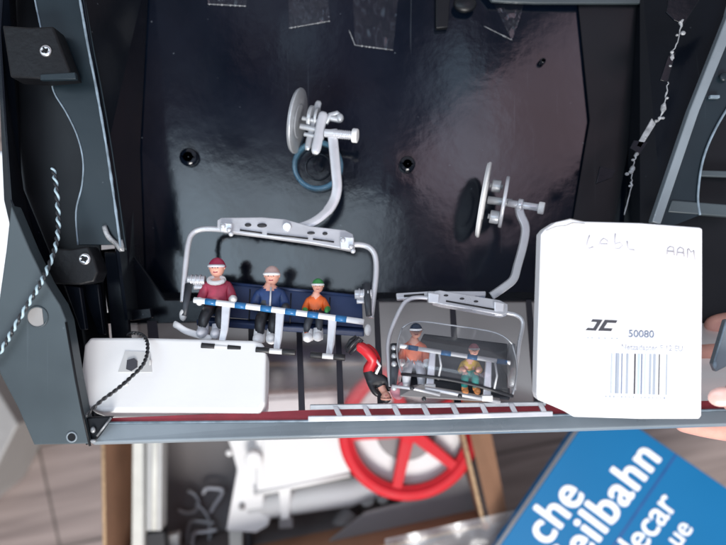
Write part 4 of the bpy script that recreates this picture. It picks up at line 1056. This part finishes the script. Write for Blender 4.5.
b = MB(); b.cyl(c - Vector((0, 0, .012)), c, 58 * K(zw - .014), 64, .003); b.ring(c + Vector((0, 0, .0003)), (0, 0, 1), 50 * kw, 53 * kw, .002, 64); b.build('round_housing', 'machine', mc)
b = MB(); b.cyl(c, c + Vector((0, 0, .004)), 31 * kw, 48, .002); b.build('hub_plate', 'machshade', mc)
# red wheel
c = P(409, 430, zw); rx = 71 * kw
wheel = empty('flywheel', c, 'large red five spoked plastic wheel lying on the white machine frame', 'wheel')
tilt = Vector((.06, -.05, 1)).normalized()
b = MB(); b.ring(c, tilt, 59 * kw, 71 * kw, .013, 96); b.ring(c, tilt, 56.5 * kw, 61 * kw, .006, 96); b.build('wheel_rim', 'redwheel', wheel)
b = MB(); b.cyl(c - tilt * .006, c + tilt * .006, 11 * kw, 32, .002); b.build('wheel_hub', 'redwheel', wheel)
for a in (184, 258, 321, 33, 109):
    d = Vector((math.cos(R(a)), math.sin(R(a)), 0)); d = (d - tilt * d.dot(tilt)).normalized(); s = tilt.cross(d)
    q = [c + d * 8 * kw + s * 6.6 * kw, c + d * 60 * kw + s * 5.0 * kw, c + d * 60 * kw - s * 5.0 * kw, c + d * 8 * kw - s * 6.6 * kw]
    b = MB(); b.hull8([v + tilt * .0038 for v in q], [v - tilt * .0038 for v in q], .0014); b.build('spoke', 'redwheel', wheel)
# rollers below the wheel
zo = -.40
for i, (x, y, r) in enumerate(((331, 491, 6.5), (344, 500, 7), (349, 503, 5), (367, 500, 7.5), (383, 499, 6))):
    b = MB(); c = P(x, y, zo); b.cyl(c - Vector((0, 0, .02)), c, r * K(zo), 24, .0015); b.cyl(c, c + Vector((0, 0, .0015)), r * .45 * K(zo), 16)
    lab = ['leftmost small pale roller below the red wheel', 'second small pale roller from the left below the red wheel', 'narrow pale roller tucked between two wider ones below the red wheel', 'large pale roller fourth from the left below the red wheel', 'rightmost small pale roller right under the red wheel rim'][i]
    b.build('roller', 'greyprof', None, lab, 'roller', 'small rollers below the red wheel')
b = MB(); b.tube([P(355, 510, zo - .02), P(338, 535, zo - .02), P(318, 570, zo - .02)], 13 * K(zo), 16); b.build('grey_pipe', 'machshade', None, 'grey plastic pipe running down from the rollers in the cardboard box', 'pipe')
b = MB(); b.prism([(366, 512), (400, 503), (440, 478), (462, 462), (482, 522), (440, 540), (330, 580), (300, 590), (330, 540)], -.368, .004, .001); b.build('dark_card', 'tray', None, 'dark grey flat card lying in the box below the red wheel', 'card')
# clear bag on the front edge of the cardboard box
b = MB(); rows = []
for i in range(12):
    row = []
    for j in range(26):
        x = 385 + j * 5.2; y = 545 - j * 1.15 + i * 6 - 6
        zz = ZB + .006 + .010 * noise.noise(Vector((i * .35, j * .25, 2))) + .0008 * noise.noise(Vector((i * 1.3, j * .9, 7)))
        row.append(P(x, y, zz))
    rows.append(row)
b.sheet(rows); b.build('plastic_bag', 'foil', None, 'crumpled clear plastic bag on the front edge of the cardboard box', 'plastic bag')

# ------------------------------------------------------------------ BLUE BOOK
zk = -.305; kb = K(zk)
bk = empty('catalogue_book', P(599, 600, zk - .02), 'bright blue glossy catalogue with large white words, lying rotated at the lower right', 'catalogue')
A0 = P(599, 401, zk); u = Vector((.564, .826, 0)).normalized(); v_ = Vector((.826, -.564, 0)).normalized()
def BK(uu, vv, z=0): return A0 + u * uu * kb + v_ * vv * kb + Vector((0, 0, z))
b = MB(); t = [BK(0, 0), BK(0, 330), BK(-420, 330), BK(-420, 0)]
b.hull8(t, [q - Vector((0, 0, .0012)) for q in t], .0004, 1); b.build('cover', 'bluebook', bk)
b = MB(); t = [BK(-3, 3, -.0013), BK(-3, 327, -.0013), BK(-417, 327, -.0013), BK(-417, 3, -.0013)]; b.hull8(t, [q - Vector((0, 0, .016)) for q in t]); b.build('pages', 'paper', bk)
b = MB(); t = [BK(0, 0, -.0174), BK(0, 330, -.0174), BK(-420, 330, -.0174), BK(-420, 0, -.0174)]; b.hull8(t, [q - Vector((0, 0, .0012)) for q in t]); b.build('cover', 'bluebook', bk)
b = MB(); t = [BK(-1, 92.5, .0002), BK(-1, 95, .0002), BK(-419, 95, .0002), BK(-419, 92.5, .0002)]; b.hull8(t, [q - Vector((0, 0, .0004)) for q in t]); b.build('cover_crease', 'bookcrease', bk)
lu = Vector((.600, .800, 0)); lw = Vector((-lu.y, lu.x, 0))
text('che', BK(-85, 42, .0003), lu, 50 * kb, 'letter', bk, heavy=.022, bold=0, spacing=1.06, xs=.88, align='RIGHT', up=lw)
text('Seilbahn', BK(-11, 84, .0003), lu, 50 * kb, 'letter', bk, heavy=.024, bold=0, spacing=1.08, xs=.84, align='RIGHT', up=lw)
text('Telecar', BK(-41, 124, .0003), lu, 40 * kb, 'letter', bk, heavy=.012, bold=0, xs=.86, align='RIGHT', up=lw)
text('ue', BK(-52, 150, .0003), lu, 30 * kb, 'letter', bk, heavy=.012, bold=0, xs=.86, align='RIGHT', up=lw)
# what carries the catalogue: a brown carton standing on the floor, hidden under it
b = MB(); t = [BK(-170, 150, -.0190), BK(-170, 310, -.0190), BK(-400, 310, -.0190), BK(-400, 150, -.0190)]; b.hull8(t, [Vector((q.x, q.y, ZF + .002)) for q in t], .002)
b.build('closed_carton', 'cardboard', None, 'closed brown carton on the floor carrying the blue catalogue', 'carton')

# pale furniture corner at the lower left; white block stands in for window light at left
b = MB(); t = [P(-160, 330, -.5), P(-40, 330, -.50), P(18, 425, -.50), P(-22, 505, -.50), P(-160, 620, -.50)]
b.hull8(t, [Vector((q.x, q.y, ZF + .001)) for q in t], .004, 3); b.build('low_cabinet', 'furniture', None, 'pale grey low cabinet corner on the floor at the lower left', 'cabinet')
b = MB(); t = [P(-120, 150, -.055), P(20, 150, -.055), P(20, 330, -.055), P(-120, 330, -.055)]
b.hull8(t, [Vector((q.x - .02, q.y, ZF + .001)) for q in t], .004, 3); b.build('window_glare_block', 'window_white', None, 'white block standing in for bright window light past the shell at the left', 'window light stand-in')

# ------------------------------------------------------------------ HAND
hd = empty('person', P(800, 400, -.03), 'right hand gripping the lower right corner of the shell, thumb in front', 'person')
def wz(py):      # window wall depth at a pixel row
    best = min(((abs(WP(363, t / 60).y - P(0, py, WP(363, t / 60).z).y), WP(363, t / 60).z) for t in range(61)))
    return best[1]
palm = (835, 385, -25)
def c3(x, y, zmm): return (x, -y, zmm)
chains = []
def fing(pts, rs, tg='f'):
    return [(x, -y, z, r, tg) for (x, y, z), r in zip(pts, rs)]
# hand in pixel units, z in pixels (1px ~ .55mm)
W0 = (880, 392, -30)
chains.append(fing([(950, 400, -30), (905, 398, -30), (862, 392, -32)], [44, 42, 40]))
chains.append(fing([(862, 392, -32), (835, 352, -50), (800, 330, -104), (755, 326, -122), (722, 327, -126), (702, 330, -122)], [40, 24, 18.5, 17, 15.5, 12]))
chains.append(fing([(862, 392, -32), (825, 378, -56), (790, 362, -84), (745, 358, -90), (706, 358, -92), (674, 360, -86)], [40, 25, 18.5, 17, 15.5, 12]))
chains.append(fing([(862, 392, -32), (825, 402, -52), (790, 396, -68), (745, 392, -72), (705, 392, -70), (672, 394, -64)], [40, 25, 18.5, 16.5, 15, 12]))
chains.append(fing([(862, 392, -32), (830, 426, -44), (792, 430, -48), (750, 431, -46), (706, 425, -40), (674, 420, -34)], [40, 22, 17, 15.5, 14, 11]))
chains.append(fing([(862, 392, -32), (845, 400, -2), (812, 405, 22), (764, 404, 30), (738, 397, 30), (722, 391, 27)], [40, 28, 24, 21, 20, 16.5]))
vs, fs, _s = skin_mesh(chains, 2)
b = MB(); kz0 = W / 726
bv = [b.bm.verts.new(P(v.x, -v.y, v.z * kz0)) for v in vs]
for f in fs: b._f([bv[i] for i in f], True)
b.build('hand', 'flesh', hd)
b = MB(); c = P(722, 397, 27 * kz0 + .0096); b.ell(c, .0066, .0052, .0018, 3, rot=Matrix.Rotation(R(12), 3, 'Z') @ Matrix.Rotation(R(-18), 3, 'Y')); b.build('thumb_nail', 'nail', hd)

# ------------------------------------------------------------------ LIGHT, WORLD, CAMERA
w = bpy.data.worlds.new('World'); scn.world = w; w.use_nodes = True
bg = w.node_tree.nodes['Background']; bg.inputs['Strength'].default_value = 0.56
# stand-in room: noise patches added for panel reflections, darker overhead, lighter towards the walls
_N = w.node_tree.nodes; _L = w.node_tree.links
_tc = _N.new('ShaderNodeTexCoord'); _n = _N.new('ShaderNodeTexNoise'); _n.inputs['Scale'].default_value = 3.2; _n.inputs['Detail'].default_value = 2.5
_mp = _N.new('ShaderNodeMapping'); _mp.inputs['Scale'].default_value = (2.0, .7, 1); _mp.inputs['Rotation'].default_value = (0, 0, .25); _L.new(_tc.outputs['Generated'], _mp.inputs['Vector']); _L.new(_mp.outputs[0], _n.inputs['Vector'])
_r = _N.new('ShaderNodeValToRGB'); _L.new(_n.outputs['Fac'], _r.inputs['Fac'])
_e = _r.color_ramp.elements; _e[0].position = .42; _e[0].color = (.03, .04, .09, 1); _e[1].position = .64; _e[1].color = (2.3, 3.1, 4.0, 1)
_m = _e.new(.51); _m.color = (.50, .36, .50, 1)
_sx = _N.new('ShaderNodeSeparateXYZ'); _L.new(_tc.outputs['Generated'], _sx.inputs[0])
_mr = _N.new('ShaderNodeMapRange'); _mr.inputs['From Min'].default_value = .55; _mr.inputs['From Max'].default_value = .98; _mr.inputs['To Min'].default_value = 0; _mr.inputs['To Max'].default_value = 1
_L.new(_sx.outputs['Z'], _mr.inputs['Value'])
_mx = _N.new('ShaderNodeMix'); _mx.data_type = 'RGBA'; _L.new(_mr.outputs[0], _mx.inputs['Factor']); _mx.inputs['A'].default_value = (.95, .97, 1.05, 1); _L.new(_r.outputs[0], _mx.inputs['B'])
_L.new(_mx.outputs['Result'], bg.inputs['Color'])
def area(name, loc, target, size, power, col=(1, 1, 1), sy=None):
    l = bpy.data.lights.new(name, 'AREA'); l.energy = power; l.color = col; l.shape = 'RECTANGLE'; l.size = size; l.size_y = sy or size
    o = bpy.data.objects.new(name, l); COL.objects.link(o); o.location = loc
    o.rotation_euler = (Vector(target) - Vector(loc)).to_track_quat('-Z', 'Y').to_euler(); return o
area('window_light', (0.16, -1.55, 1.35), (0.05, 0, -.05), 0.8, 60, (1, .97, .94))
area('panel_sheen_light', (-0.46, 0.12, 1.0), (-.1, .05, -.05), 0.34, 4.2, (.72, .88, 1), 1.1)  # added lamp; its reflection lays the pale band on the left panel
area('panel_tint_light', (0.56, 0.48, 1.5), (.1, .1, -.05), 0.42, 1.9, (1, .72, .82), 0.85)  # added pink lamp; tints the panel's reflections at upper right

cam = bpy.data.cameras.new('Camera'); co = bpy.data.objects.new('Camera', cam); COL.objects.link(co)
co.location = (0, 0, H); co.rotation_euler = (0, 0, 0)
cam.sensor_width = 36; cam.lens = 36 * H / W; cam.clip_start = .01; cam.clip_end = 20
cam.dof.use_dof = True; cam.dof.focus_distance = H + .022; cam.dof.aperture_fstop = 5.0
scn.camera = co
scn.view_settings.view_transform = 'Standard'; scn.view_settings.look = 'None'; scn.view_settings.exposure = 0; scn.view_settings.gamma = 1
